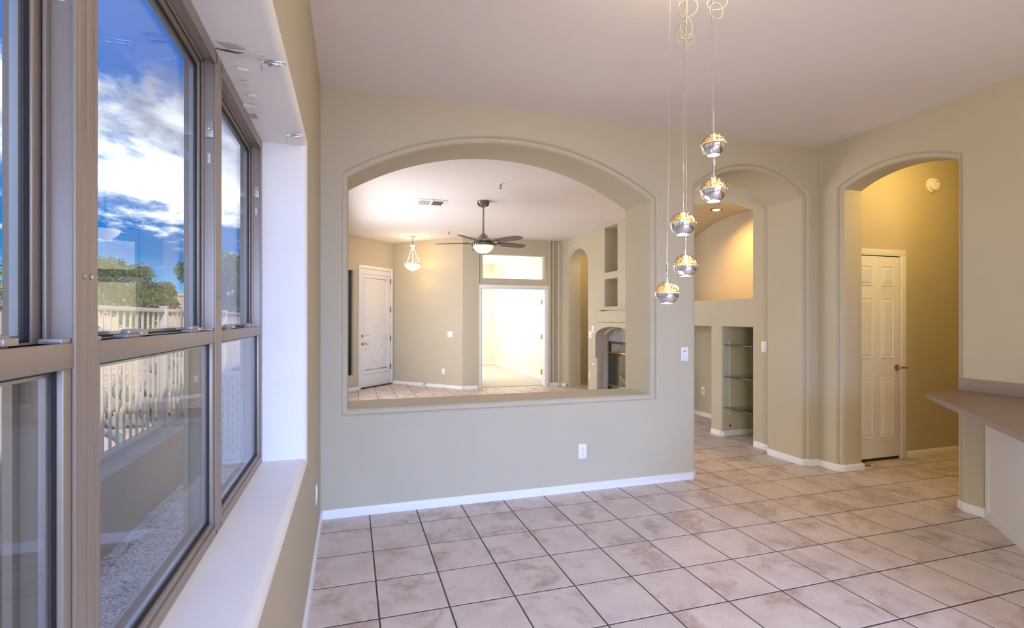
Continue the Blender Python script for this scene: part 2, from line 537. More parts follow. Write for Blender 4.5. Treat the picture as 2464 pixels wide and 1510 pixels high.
# living room
NICHE_U = hole(4.165, 6.335, 1.597, 2.546, 0.27)
NICHE_S = hole(4.171, 4.610, -0.15, 1.28)
NICHE_T = hole(4.790, 5.95, -0.15, 1.28)
FIRE = hole(6.18, 7.32, -0.15, 1.075, 0.17)
LARCH = hole(7.94, 8.79, -0.15, 2.45, 0.27)
N1 = hole(6.885, 7.294, 2.16, 2.93)
N2 = hole(6.885, 7.294, 1.58, 2.046)
Fn = lambda u, z, d: (LX + d, u, z)
wall('wall_living_right', 'wall_paint', Fn, rect(WY + WT - 0.01, 9.06, -0.4, CEIL + 0.02),
     [(NICHE_U, SMALL, 0.92, True), (NICHE_S, SOFT, 0.50, True), (NICHE_T, SOFT, 0.60, True), (FIRE, SMALL, 0.13, True),
      (LARCH, STEP, 0.31, False), (N1, SMALL, 0.30, True), (N2, SMALL, 0.30, True)])
wall('wall_passage', 'wall_paint', lambda u, z, d: (5.3 + d, u, z), rect(7.0, 9.6, -0.02, CEIL), [])
wall('wall_passage_far', 'wall_paint', lambda u, z, d: (u, 9.3 + d, z), rect(LX + 0.2, 5.4, -0.02, CEIL), [])
wall('wall_passage_near', 'wall_paint', lambda u, z, d: (u, 7.35 - d, z), rect(LX + 0.32, 5.4, -0.02, CEIL), [])
wall('wall_living_left', 'wall_paint', lambda u, z, d: (-0.21 - d, u, z), rect(WY - 0.02, 9.3, -0.3, CEIL), [])
# entry: two walls at 45 degrees meeting in a corner
E0 = Vector((0.865, 10.28, 0))
r2 = 2 ** -0.5
Fe = lambda u, z, d: (E0.x - u * r2 - d * r2, E0.y - u * r2 + d * r2, z)      # u runs from the corner to the left
wall('wall_entry_door', 'wall_paint', Fe, rect(0, 2.1, -0.3, CEIL + 0.02),
     [(hole(0.07, 0.985, -0.15, 2.375), [(0, 0)], 0.14, False), (hole(1.15, 1.50, 0.29, 2.30), SMALL, 0.14, False)])
Fe2 = lambda u, z, d: (E0.x + u * r2 + d * r2, E0.y - u * r2 + d * r2, z)
wall('wall_entry', 'wall_paint', Fe2, rect(0, 1.742, -0.02, CEIL + 0.02), [])
DY = 9.05
wall('wall_den_door', 'wall_paint', lambda u, z, d: (u, DY + d, z), rect(2.093, LX + 0.02, -0.3, CEIL + 0.02),
     [(hole(2.47, 3.83, -0.15, 1.985), [(0, 0)], 0.14, False), (hole(2.504, 3.811, 2.165, 2.66), SMALL, 0.14, False)], back=0.14)
m = MB()
m.box(2.395, 2.425, DY - 0.025, DY + 0.001, 0, CEIL, 0.012, 3)
m.box(3.905, 3.945, DY - 0.03, DY + 0.001, 0, CEIL, 0.014, 3)
m.box(3.985, 4.025, DY - 0.03, DY + 0.001, 0, CEIL, 0.014, 3)
m.box(4.10, LX + 0.01, DY - 0.05, DY + 0.001, 0, CEIL, 0.02, 3)
struct(m.build('trim_2', 'wall_paint'), 'rounded plaster ribs beside the den doors')
# den
wall('wall_den_right', 'den_paint', lambda u, z, d: (4.12 + d, u, z), rect(DY + 0.14, 13.75, -0.02, CEIL + 0.02), [])
wall('wall_den_back', 'den_paint', lambda u, z, d: (u, 13.74 + d, z), rect(2.1, 4.13, -0.02, CEIL + 0.02), [])
wall('wall_den_left', 'den_paint', lambda u, z, d: (2.15 - d, u, z), rect(DY + 0.14, 13.75, -0.02, CEIL + 0.02), [])
carpet = MB().box(2.15, 4.12, DY + 0.07, 13.74, -0.003, 0.012).build('floor_den', 'carpet')
struct(carpet, 'beige carpet on the den floor')

# ------------------------------------------------------------------ baseboards
def baseboard(name, path, h=0.060, t=0.014, m_='trim_white', z=0.0):
    """room is to the right of the path direction"""
    prof = [(0, 0), (t, 0), (t, h - 0.014), (t * 0.75, h - 0.006), (t * 0.35, h), (0, h)]
    P = [Vector((p[0], p[1])) for p in path]
    mb = MB(); rows = []
    for i, p in enumerate(P):
        def nrm(a, b):
            d = (b - a).normalized(); return Vector((d.y, -d.x))
        if i == 0: nn = nrm(P[0], P[1])
        elif i == len(P) - 1: nn = nrm(P[-2], P[-1])
        else:
            a, b = nrm(P[i - 1], p), nrm(p, P[i + 1])
            nn = (a + b); nn = nn / max(0.3, nn.length_squared / 2)
        rows.append([mb.bm.verts.new((p.x + nn.x * o, p.y + nn.y * o, z + zz)) for o, zz in prof])
    k = len(prof)
    for a, b in zip(rows, rows[1:]):
        for j in range(k): mb.bm.faces.new((a[j], a[(j + 1) % k], b[(j + 1) % k], b[j]))
    mb.bm.faces.new(rows[0]); mb.bm.faces.new(list(reversed(rows[-1])))
    return struct(mb.build(name, m_))
baseboard('baseboard_left', [(-0.20, -3.3), (-0.20, WY)])
baseboard('baseboard_front', [(-0.186, WY), (2.815, WY), (2.853, WY + 0.03), (2.883, WY + 0.06), (2.885, WY + WT)])
HB = [(4.07, WY + WT - 0.02), (4.07, WY + 0.055), (4.083, WY + 0.034), (4.106, WY + 0.03), (4.112, WY + 0.012), (4.136, WY), (WX, WY),
      (WX, 3.30), (WX + 0.02, 3.272), (WX + 0.03, 3.262), (WX + 0.045, 3.245), (WX + 0.07, 3.235), (WX + 0.262, 3.235), (WX + 0.27, HY)]
baseboard('baseboard_arches', HB)
baseboard('baseboard_hall', [(5.29, HY), (6.9, HY)])
baseboard('baseboard_right', [(WX + 0.20, 2.400), (WX + 0.07, 2.400), (WX + 0.045, 2.388), (WX + 0.03, 2.37), (WX + 0.02, 2.36), (WX, 2.335), (WX, 2.20)])
baseboard('baseboard_niche', [(LX, 4.10), (LX, WY + WT)]) if False else None
baseboard('baseboard_living_right', [(LX + 0.03, 4.160), (LX, 4.135), (LX, WY + WT)])
baseboard('baseboard_column', [(LX + 0.45, 4.79), (LX + 0.025, 4.79), (LX, 4.765), (LX, 4.635), (LX + 0.025, 4.610), (LX + 0.49, 4.610)])
baseboard('baseboard_niche', [(LX + 0.60, 5.94), (LX + 0.60, 4.79)])
baseboard('baseboard_fireplace_wall', [(LX, 7.93), (LX, 7.60)])
baseboard('baseboard_passage', [(5.3, 9.25), (5.3, 7.5)])
baseboard('baseboard_den_wall', [(2.10, DY), (2.415, DY)])
baseboard('baseboard_den_ribs', [(3.93, DY - 0.03), (LX, DY - 0.03), (LX, 8.80)])
e2 = lambda u: (Fe2(u, 0, 0)[0], Fe2(u, 0, 0)[1])
e1 = lambda u: (Fe(u, 0, 0)[0], Fe(u, 0, 0)[1])
baseboard('baseboard_entry', [e1(0.012), e2(0.0), e2(1.742)])
baseboard('baseboard_entry_left', [e1(2.0), e1(1.03)])
baseboard('baseboard_den_right', [(4.12, 13.74), (4.12, 9.9)], z=0.01)
baseboard('baseboard_den_back', [(2.15, 13.74), (4.11, 13.74)], z=0.01)

# sliding patio door of the kitchen wall (behind the camera) and the paving outside it
pdr = bpy.data.objects.new('window_7', None); COL.objects.link(pdr); pdr.location = (0.0, -3.56, 0.02); struct(pdr, 'sliding glass patio door of the kitchen')
mb = MB()
for xa_ in (0.0, 1.62, 3.24): mb.box(xa_, xa_ + 0.06, -0.03, 0.03, 0.0, 2.40, 0.003)
mb.box(0.06, 3.24, -0.03, 0.03, 0.0, 0.06, 0.003); mb.box(0.06, 3.24, -0.03, 0.03, 2.34, 2.40, 0.003)
mb.build('door_frame', 'aluminium', pdr)
for xa_, xb_ in ((0.06, 1.62), (1.68, 3.24)): MB().box(xa_, xb_, -0.003, 0.003, 0.06, 2.34).build('pane', 'window_glass', pdr)
struct(MB().box(-1.6, 9, -30, -3.62, -0.6, -0.06).build('ground_patio', 'stucco_cap'), 'concrete patio behind the kitchen')

# ------------------------------------------------------------------ floor tiles
TS = 0.3285
TX0, TY0 = 0.126, 2.236
def tile_mesh(name, s):
    b = bmesh.new()
    h = s / 2; z0, z1, bv = -0.004, 0.0, 0.0022
    lo = [b.verts.new((x * h, y * h, z0)) for x, y in ((-1, -1), (1, -1), (1, 1), (-1, 1))]
    md = [b.verts.new((x * h, y * h, z1 - bv * .6)) for x, y in ((-1, -1), (1, -1), (1, 1), (-1, 1))]
    hi = [b.verts.new((x * (h - bv), y * (h - bv), z1)) for x, y in ((-1, -1), (1, -1), (1, 1), (-1, 1))]
    for a, c in ((lo, md), (md, hi)):
        for k in range(4): b.faces.new((a[k], a[(k + 1) % 4], c[(k + 1) % 4], c[k]))
    b.faces.new(hi)
    me = bpy.data.meshes.new(name); b.to_mesh(me); b.free()
    me.materials.append(MATS['tile_ceramic'])
    return me
TM = tile_mesh('tile', TS - 0.0075)
sY, cY = math.sin(0.2778), math.cos(0.2778)
def px(x, y, z=0.0):
    dep = x * sY + y * cY
    if dep < 0.2: return None
    return 1171 + 1145.5 * (x * cY - y * sY) / dep, 766.1 - 1145.5 * (z - 1.375) / dep
zones = [(-0.2, 4.22, 0.8, 3.45), (2.885, 4.2, 3.45, 5.2), (4.15, 4.8, 4.17, 6.0), (4.22, 6.2, 2.4, 3.42), (-0.4, 2.2, 8.95, 10.3)]
rest = []
ntile = 0
for i in range(-2, 24):
    for j in range(-20, 27):
        x0, y0 = TX0 + i * TS, TY0 + j * TS
        x1, y1 = x0 + TS, y0 + TS
        cx_, cy_ = (x0 + x1) / 2, (y0 + y1) / 2
        seen = False
        for zx0, zx1, zy0, zy1 in zones:
            if x1 > zx0 + .01 and x0 < zx1 - .01 and y1 > zy0 + .01 and y0 < zy1 - .01:
                for qx, qy in ((x0, y0), (x1, y0), (x0, y1), (x1, y1), (cx_, cy_)):
                    p = px(qx, qy)
                    if p and -30 < p[0] < 2494 and p[1] < 1540: seen = True
        if seen and ntile < 300:
            t = bpy.data.objects.new('tile', TM)
            t.location = (cx_, cy_, random.uniform(-0.0003, 0.0003))
            COL.objects.link(t); t.parent = floor; ntile += 1
        else:
            rest.append((cx_, cy_))
mb = MB()
hh = (TS - 0.0075) / 2
for cx_, cy_ in rest:
    if 1.0 < cx_ < 4.1 and cy_ > DY + 0.3: continue
    mb.poly([(cx_ - hh, cy_ - hh, 0), (cx_ + hh, cy_ - hh, 0), (cx_ + hh, cy_ + hh, 0), (cx_ - hh, cy_ + hh, 0)])
o = mb.build('tiles', 'tile_ceramic', floor, smooth=False)
o['kind'] = 'stuff'

# ------------------------------------------------------------------ windows
def frame_rect(mb, xa, xb, y0, y1, z0, z1, w, bev=0.002):
    """rectangular frame in the YZ plane between x planes xa<xb"""
    mb.box(xa, xb, y0, y0 + w, z0, z1, bev); mb.box(xa, xb, y1 - w, y1, z0, z1, bev)
    mb.box(xa, xb, y0 + w, y1 - w, z0, z0 + w, bev); mb.box(xa, xb, y0 + w, y1 - w, z1 - w, z1, bev)
ZS, ZT, ZM = 0.715, 2.19, 1.325
for wi in range(4):
    y1, y0 = WIN[wi], WIN[wi + 1]
    root = bpy.data.objects.new('window_%d' % (wi + 1), None)
    COL.objects.link(root); root.location = (-0.45, (y0 + y1) / 2, ZS)
    struct(root)
    O = Vector(root.location)
    def W(mb, name, mt, par=None, off=O):
        bmesh.ops.translate(mb.bm, verts=mb.bm.verts, vec=-off)
        o = mb.build(name, mt, par if par else root)
        return o
    a, b = y0 + (0.025 if wi < 3 else 0.0), y1 - 0.025
    # jambs, head and sill of the master frame with stepped tracks
    for nm, ya, yb, s in (('jamb', y0, y0 + 0.025, 1), ('jamb', y1 - 0.025, y1, -1)):
        mb = MB(); mb.box(-0.478, -0.394, ya, yb, ZS, ZT, 0.002)
        e = yb if s > 0 else ya
        mb.box(-0.433, -0.428, min(e, e + s * 0.012), max(e, e + s * 0.012), ZS, ZT, 0.001)
        mb.box(-0.478, -0.466, min(e, e + s * 0.016), max(e, e + s * 0.016), ZS, ZT, 0.001)
        mb.box(-0.399, -0.394, min(e, e + s * 0.008), max(e, e + s * 0.008), ZS, ZT, 0.001)
        j = W(mb, nm, 'aluminium')
        jo = Vector((0, 0, 0))
        if s < 0:
            mb = MB(); mb.box(-0.427, -0.402, ya - 0.005, ya + 0.001, 1.925, 1.978, 0.001); W(mb, 'cover_plate', 'alu_light', j)
            mb = MB().lathe([(0.004, 0), (0.004, 0.003), (0.0015, 0.004)], 10, (-0.415, ya - 0.006, 1.952), 'Y')
            for v in mb.bm.verts: v.co.y = 2 * (ya - 0.006) - v.co.y
            W(mb, 'screw', 'steel', j)
            mb = MB(); mb.box(-0.419, -0.411, ya - 0.0015, ya + 0.001, 1.848, 1.878, 0.0005); W(mb, 'slot', 'ac_white', j)
    for k_ in (0, 1):
        mb = MB().lathe([(0.0045, 0), (0.0045, 0.002), (0.002, 0.0035)], 10, (-0.394, y0 + (-0.010 + 0.020 * k_ if wi < 3 else 0.01), 1.440), 'X')
        W(mb, 'screw', 'steel')
    mb = MB(); mb.box(-0.478, -0.394, a, b, ZT - 0.03, ZT, 0.002)
    mb.box(-0.433, -0.428, a, b, ZT - 0.042, ZT - 0.03, 0.001); mb.box(-0.399, -0.394, a, b, ZT - 0.04, ZT - 0.03, 0.001)
    W(mb, 'head', 'aluminium')
    mb = MB(); mb.box(-0.478, -0.394, a, b, ZS, ZS + 0.018, 0.002)
    for xx in (-0.470, -0.433, -0.399):
        mb.box(xx, xx + 0.006, a, b, ZS + 0.018, ZS + 0.032, 0.001)
    W(mb, 'sill_track', 'aluminium')
    # upper sash (outer plane)
    mb = MB(); frame_rect(mb, -0.464, -0.436, a + 0.004, b - 0.004, ZM - 0.022, ZT - 0.032, 0.024)
    mb.box(-0.464, -0.434, a + 0.004, b - 0.004, ZM - 0.024, ZM + 0.016, 0.002)
    us = W(mb, 'upper_sash', 'aluminium')
    ga, gb, g0, g1 = a + 0.028, b - 0.028, ZM + 0.016, ZT - 0.062
    mb = MB(); frame_rect(mb, -0.4445, -0.4395, ga - 0.001, gb + 0.001, g0 - 0.001, g1 + 0.001, 0.005, 0.0); W(mb, 'gasket', 'gasket', us)
    mb = MB(); frame_rect(mb, -0.4575, -0.4475, ga + 0.003, gb - 0.003, g0 + 0.003, g1 - 0.003, 0.007, 0.0); W(mb, 'spacer_bar', 'spacer', us)
    mb = MB(); mb.box(-0.4475, -0.4435, ga, gb, g0, g1); W(mb, 'pane', 'window_glass', us)
    # lower sash (inner plane)
    mb = MB(); frame_rect(mb, -0.428, -0.399, a + 0.003, b - 0.003, ZS + 0.020, ZM + 0.014, 0.025)
    mb.box(-0.428, -0.396, a + 0.003, b - 0.003, ZM - 0.024, ZM + 0.014, 0.003)
    ls = W(mb, 'lower_sash', 'aluminium')
    ga, gb, g0, g1 = a + 0.028, b - 0.028, ZS + 0.048, ZM - 0.024
    mb = MB(); frame_rect(mb, -0.4125, -0.4075, ga - 0.001, gb + 0.001, g0 - 0.001, g1 + 0.001, 0.005, 0.0); W(mb, 'gasket', 'gasket', ls)
    mb = MB(); frame_rect(mb, -0.4245, -0.4155, ga + 0.003, gb - 0.003, g0 + 0.003, g1 - 0.003, 0.007, 0.0); W(mb, 'spacer_bar', 'spacer', ls)
    mb = MB(); mb.box(-0.4155, -0.4115, ga, gb, g0, g1); W(mb, 'pane', 'window_glass', ls)
    for yl in (0.25, 0.77):
        yc = a + (b - a) * yl
        mb = MB(); mb.box(-0.428, -0.402, yc - 0.042, yc + 0.030, ZM + 0.013, ZM + 0.020, 0.003)
        mb.box(-0.424, -0.406, yc - 0.022, yc + 0.040, ZM + 0.019, ZM + 0.030, 0.004)
        mb.box(-0.408, -0.398, yc + 0.012, yc + 0.040, ZM + 0.016, ZM + 0.026, 0.002)
        W(mb, 'sash_lock', 'alu_light', ls)
    for yc in (a + 0.018, b - 0.018):
        mb = MB(); mb.box(-0.428, -0.399, yc - 0.014, yc + 0.014, ZM + 0.013, ZM + 0.021, 0.002); W(mb, 'tilt_latch', 'alu_light', ls)

# ================================================================== DOORS
def frame_tube(pts, r=0.006, n=6): return MB().tube(pts, r, n, closed=True)
# entry door: local frame x along the wall from hinge corner, y out of the wall (towards the room), z up
er = bpy.data.objects.new('door_1', None); COL.objects.link(er)
er.location = Fe(0.0, 0, 0); er.rotation_euler = (0, 0, R(-135))
struct(er, 'white front door with oval moulded panels')
# local +x -> wall direction u ; local +y must point into the room
mb = MB()
mb.box(0.028, 0.082, -0.016, 0.018, 0, 2.425, 0.004); mb.box(0.965, 1.022, -0.016, 0.018, 0, 2.425, 0.004)
mb.box(0.082, 0.965, -0.016, 0.018, 2.372, 2.425, 0.004)
for a_, b_ in ((0.07, 0.082), (0.973, 0.985)): mb.box(a_, b_, -0.14, 0.0, 0, 2.375)
mb.box(0.082, 0.973, -0.14, 0.0, 2.363, 2.375)
cas = mb.build('door_casing', 'door_white', er)
leaf = MB().box(0.086, 0.969, -0.050, -0.006, 0.022, 2.358, 0.002).build('door_leaf', 'door_white', er)
def mould(path, name='panel_moulding', par=leaf, mt='door_white', r=0.011, y=-0.004):
    MB().tube([(p[0], y, p[1]) for p in path], r, 6, closed=True).build(name, mt, par, ang=60)
def arcp(cx, cz, rx, rz, a0, a1, n=14):
    return [(cx + rx * math.cos(R(a0 + (a1 - a0) * k / n)), cz + rz * math.sin(R(a0 + (a1 - a0) * k / n))) for k in range(n + 1)]
xa, xb, xm = 0.20, 0.855, 0.5275
mould([(xa - .05, 0.27), (xb + .05, 0.27), (xb + .05, 2.26), (xa - .05, 2.26)], r=0.007)
mould([(xa, 2.18), (xa, 1.045)] + [(0.30, 1.045)] + arcp(xm, 1.045, 0.19, 0.24, 180, 0) + [(xb, 1.045), (xb, 2.18)])
mould([(xa, 0.36), (xa, 0.765)] + [(0.33, 0.765)] + arcp(xm, 0.765, 0.19, 0.24, 180, 360) + [(xb, 0.765), (xb, 0.36)])
mould(arcp(xm, 0.905, 0.115, 0.135, 0, 345, 24))
for zz in (0.86, 0.905, 0.95):
    for x0_, x1_ in ((xa, 0.37), (0.685, xb)):
        MB().tube([(x0_, -0.004, zz), (x1_, -0.004, zz)], 0.006, 6).build('panel_bead', 'door_white', leaf)
MB().box(0.07, 0.985, -0.10, 0.035, 0.0, 0.020, 0.004).build('threshold', 'bronze', er)
for zz in (2.157, 1.56, 0.963, 0.367):
    hg = MB().lathe([(0.009, -0.055), (0.009, 0.055)], 10, (0.082, 0.006, zz)); hg.box(0.070, 0.084, -0.006, 0.003, zz - .05, zz + .05)
    hg.build('hinge', 'bronze', er)
mb = MB().lathe([(0.030, 0), (0.030, 0.008), (0.018, 0.014), (0.018, 0.024)], 18, (0.916, -0.006, 1.034), 'Y'); mb.build('deadbolt', 'brass', er)
mb = MB().lathe([(0.031, 0), (0.031, 0.008), (0.012, 0.014), (0.012, 0.045)], 18, (0.916, -0.006, 0.879), 'Y')
mb.tube([(0.916, 0.036, 0.879), (0.87, 0.04, 0.882), (0.82, 0.038, 0.868), (0.80, 0.036, 0.862)], [0.010, 0.009, 0.008, 0.006], 8)
mb.build('door_lever', 'brass', er)
# sidelight window beside the entry door
sr = bpy.data.objects.new('window_5', None); COL.objects.link(sr); sr.location = er.location; sr.rotation_euler = er.rotation_euler
struct(sr, 'narrow sidelight with dark frame beside the front door')
mb = MB()
mb.box(1.15, 1.185, -0.12, -0.06, 0.29, 2.30, 0.003); mb.box(1.465, 1.50, -0.12, -0.06, 0.29, 2.30, 0.003)
mb.box(1.185, 1.465, -0.12, -0.06, 0.29, 0.325, 0.003); mb.box(1.185, 1.465, -0.12, -0.06, 2.265, 2.30, 0.003)
mb.build('sidelight_frame', 'bronze', sr)
MB().box(1.185, 1.465, -0.094, -0.088, 0.325, 2.265).build('pane', 'window_glass', sr)

# closet door in the utility hall
cr_ = bpy.data.objects.new('door_2', None); COL.objects.link(cr_); cr_.location = (4.56, HY, 0)
struct(cr_, 'white six panel closet door with brass lever')
mb = MB(); mb.box(0.635, 0.712, -0.018, 0.0, 0, 2.045, 0.004); mb.box(-0.07, 0.0, -0.018, 0.0, 0, 2.045, 0.004); mb.box(-0.07, 0.712, -0.0185, 0.0, 1.985, 2.046, 0.004)
mb.box(0.640, 0.652, -0.024, -0.012, 0, 2.0, 0.003)
mb.build('door_casing', 'door_white', cr_)
MB().box(0.0, 0.64, -0.003, 0.0, 0.0, 1.99).build('door_gap', 'black', cr_)
cl = MB().box(0.008, 0.628, -0.012, 0.0, 0.03, 1.977, 0.002).build('door_leaf', 'door_white', cr_)
for x0_, x1_ in ((0.09, 0.270), (0.375, 0.545)):
    for z0_, z1_ in ((1.69, 1.89), (0.99, 1.58), (0.22, 0.80)):
        b = bmesh.new()
        prof = [(0.0, -0.0125), (0.008, -0.018), (0.018, -0.0128), (0.045, -0.020)]
        rings = [[b.verts.new(p) for p in ((x0_ + o_, y_, z0_ + o_), (x1_ - o_, y_, z0_ + o_), (x1_ - o_, y_, z1_ - o_), (x0_ + o_, y_, z1_ - o_))] for o_, y_ in prof]
        for p, q in zip(rings, rings[1:]):
            for k in range(4): b.faces.new((p[k], p[(k + 1) % 4], q[(k + 1) % 4], q[k]))
        b.faces.new(rings[-1])
        mb = MB(); mb.merge(b); mb.build('door_panel', 'door_white', cl, ang=10)
mb = MB().lathe([(0.031, -0.012), (0.031, -0.020), (0.012, -0.026), (0.012, -0.058)], 18, (0.585, 0, 0.897), 'Y')
mb.tube([(0.585, -0.052, 0.897), (0.62, -0.056, 0.899), (0.66, -0.054, 0.892), (0.685, -0.050, 0.893)], [0.011, 0.010, 0.009, 0.007], 8)
mb.build('door_lever', 'brass', cr_)

# den doors
dr = bpy.data.objects.new('door_3', None); COL.objects.link(dr); dr.location = (2.47, DY, 0)
struct(dr, 'white cased double doorway to the den')
mb = MB(); mb.box(-0.055, 0.0, -0.02, 0.0, 0, 2.045, 0.004); mb.box(1.36, 1.43, -0.02, 0.0, 0, 2.045, 0.004); mb.box(-0.055, 1.43, -0.0205, 0.0, 1.985, 2.046, 0.004)
mb.box(0.0, 0.016, -0.01, 0.15, 0, 1.985, 0.002); mb.box(1.344, 1.36, -0.01, 0.15, 0, 1.985, 0.002); mb.box(0.016, 1.344, -0.01, 0.15, 1.969, 1.985, 0.002)
mb.build('door_casing', 'trim_white', dr)
ang = math.atan2(0.92, 0.40)
lf = MB().box(0, 0.66, -0.035, 0.0, 0.02, 1.96, 0.002).build('door_leaf', 'door_white', dr)
lf.location = (1.342, 0.155, 0); lf.rotation_euler = (0, 0, ang)
for zz in (1.72, 1.00, 0.27):
    MB().box(1.318, 1.345, 0.128, 0.162, zz - 0.05, zz + 0.05, 0.002).build('hinge', 'brass', dr)
# transom window
tr = MB(); frame_rect(tr, 0, 0.03, 0, 1.307, 0, 0.495, 0.016)
# (frame drawn in YZ, turned into the wall plane)
o = tr.build('window_6', 'trim_white'); o.location = (2.504, DY + 0.10, 2.165); o.rotation_euler = (0, 0, R(-90)); struct(o, 'fixed transom window above the den doors')
pane = MB().box(0.012, 0.016, 0.016, 1.291, 0.016, 0.479).build('pane', 'window_glass', o)

# ================================================================== PENINSULA COUNTER
ct = thing('countertop', 'brown laminate countertop with pointed corner beside the arched hall', 'countertop', (3.83, 2.335, 0.825))
P = [(3.828, 2.337), (WX, 2.362), (WX, -1.5), (2.6, -1.5), (2.6, 1.109), (3.828, 2.337)][:-1]
mb = MB().prism([(x - 3.83, y - 2.335) for x, y in P], 0.033, 0.037); mb.build('laminate_top', 'laminate', ct)
mb = MB().prism([(x - 3.83, y - 2.335) for x, y in P], 0.0, 0.033); mb.build('edge_band', 'laminate_edge', ct)
mb = MB().box(WX - 0.02 - 3.83, WX - 3.83, -3.8, 2.362 - 2.335, 0.036, 0.125, 0.002); mb.build('backsplash', 'laminate_edge', ct)
pn = thing('peninsula_cabinet', 'white cabinet panel set diagonally under the brown countertop', 'cabinet', (4.185, 2.19, 0))
b45 = Vector((-r2, -r2, 0))
def pnbox(s0, s1, t0, t1, z0, z1, nm, mt):
    # s along the panel away from the wall, t into the cabinet (+x -y side)
    pts = []
    for s_, t_ in ((s0, t0), (s1, t0), (s1, t1), (s0, t1)):
        q = b45 * s_ + Vector((r2, -r2, 0)) * t_
        pts.append((q.x, q.y))
    MB().prism(pts, z0, z1).build(nm, mt, pn)
pnbox(0.0, 2.2, 0.0, 0.02, 0.0, 0.825, 'panel', 'cabinet_white')
pnbox(-0.02, 0.025, -0.006, 0.02, 0.0, 0.825, 'corner_trim', 'trim_white')
pnbox(0.02, 2.2, -0.006, 0.0, 0.0, 0.055, 'toe_strip', 'trim_white')

# ================================================================== FIREPLACE
fp = thing('fireplace', 'arched plaster fireplace with brass trimmed glass doors and stepped mantel', 'fireplace', (LX, 6.75, 0))
Ffp = lambda u, z, d: (d, u - 6.75, z)
def slab(nm, u0, u1, z0, z1, pr, hl=None):
    bm = bmesh.new()
    MBX = MB()
    MBX.box(-pr, 0.0, u0 - 6.75, u1 - 6.75, z0, z1, 0.012, 3)
    return MBX.build(nm, 'wall_paint', fp)
slab('mantel_shelf', 5.95, 7.29, 1.31, 1.50, 0.14)
slab('surround_pier', 7.325, 7.58, 0.0, 0.715, 0.13)
slab('surround_pier', 5.92, 6.175, 0.0, 0.715, 0.13)
# upper surround with the arch
bm_o = wall('surround_arch', 'wall_paint', lambda u, z, d: (d - 0.16, u - 6.75, z),
            [(6.05, 0.715), (6.18, 0.715), (6.18, 1.075)] + [(6.75 - 0.57 * math.cos(math.pi * k / 16), 1.075 + 0.17 * math.sin(math.pi * k / 16)) for k in range(1, 16)] + [(7.32, 1.075), (7.32, 0.715), (7.45, 0.715), (7.45, 1.31), (6.05, 1.31)],
            [], back=0.16, parent=fp)
for k in range(4):
    ya = 6.19 + k * 0.2825
    MB().box(0.105, 0.125, ya - 6.75, ya + 0.279 - 6.75, 0.985, 1.26, 0.002).build('tile', 'slate', fp)
fb = MB()
fb.box(0.085, 0.127, 6.18 - 6.75, 7.32 - 6.75, 0.955, 0.984, 0.002); fb.box(0.085, 0.127, 7.27 - 6.75, 7.32 - 6.75, 0.02, 0.955, 0.002); fb.box(0.085, 0.127, 6.18 - 6.75, 6.23 - 6.75, 0.02, 0.955, 0.002)
fb.box(0.085, 0.127, 6.18 - 6.75, 7.32 - 6.75, 0.0, 0.20, 0.002)
fbo = fb.build('firebox_frame', 'charcoal', fp)
for zz, w in ((0.79, 0.022), (0.235, 0.022)):
    MB().box(0.062, 0.084, 6.2 - 6.75, 7.29 - 6.75, zz, zz + w, 0.003).build('brass_rail', 'brass', fp)
MB().box(0.118, 0.127, 6.23 - 6.75, 7.27 - 6.75, 0.20, 0.955).build('firebox_back', 'firebrick', fp)
MB().box(0.098, 0.112, 7.10 - 6.75, 7.26 - 6.75, 0.26, 0.78, 0.004).build('side_panel', 'charcoal', fp)
MB().tube([(0.10, 6.95 - 6.75, 0.42), (0.10, 6.7 - 6.75, 0.30), (0.10, 6.45 - 6.75, 0.36)], 0.025, 8).build('log', 'log', fp)
for a_, b_ in ((6.24, 6.745), (6.755, 7.26)):
    MB().box(0.086, 0.089, a_ - 6.75, b_ - 6.75, 0.262, 0.785).build('glass_door', 'fire_glass', fp)
gk = thing('gas_key_valve', 'chrome gas key valve on the pier left of the fireplace', 'valve', (LX - 0.131, 7.45, 0.566))
mb = MB().lathe([(0.028, 0), (0.028, -0.004), (0.010, -0.010), (0.007, -0.05)], 16, (0, 0, 0), 'X'); mb.build('escutcheon', 'chrome', gk)
MB().box(-0.056, -0.048, -0.004, 0.06, -0.005, 0.005, 0.002).build('key', 'steel', gk)
rm = thing('remote_holder', 'small dark metal piece lying on the mantel shelf', 'hardware', (LX - 0.09, 7.20, 1.50))
MB().box(-0.03, 0.03, -0.05, 0.05, 0.0, 0.012, 0.004).build('base', 'bronze', rm)
MB().box(-0.02, 0.02, -0.03, 0.03, 0.010, 0.022, 0.005).build('cap', 'nickel', rm)

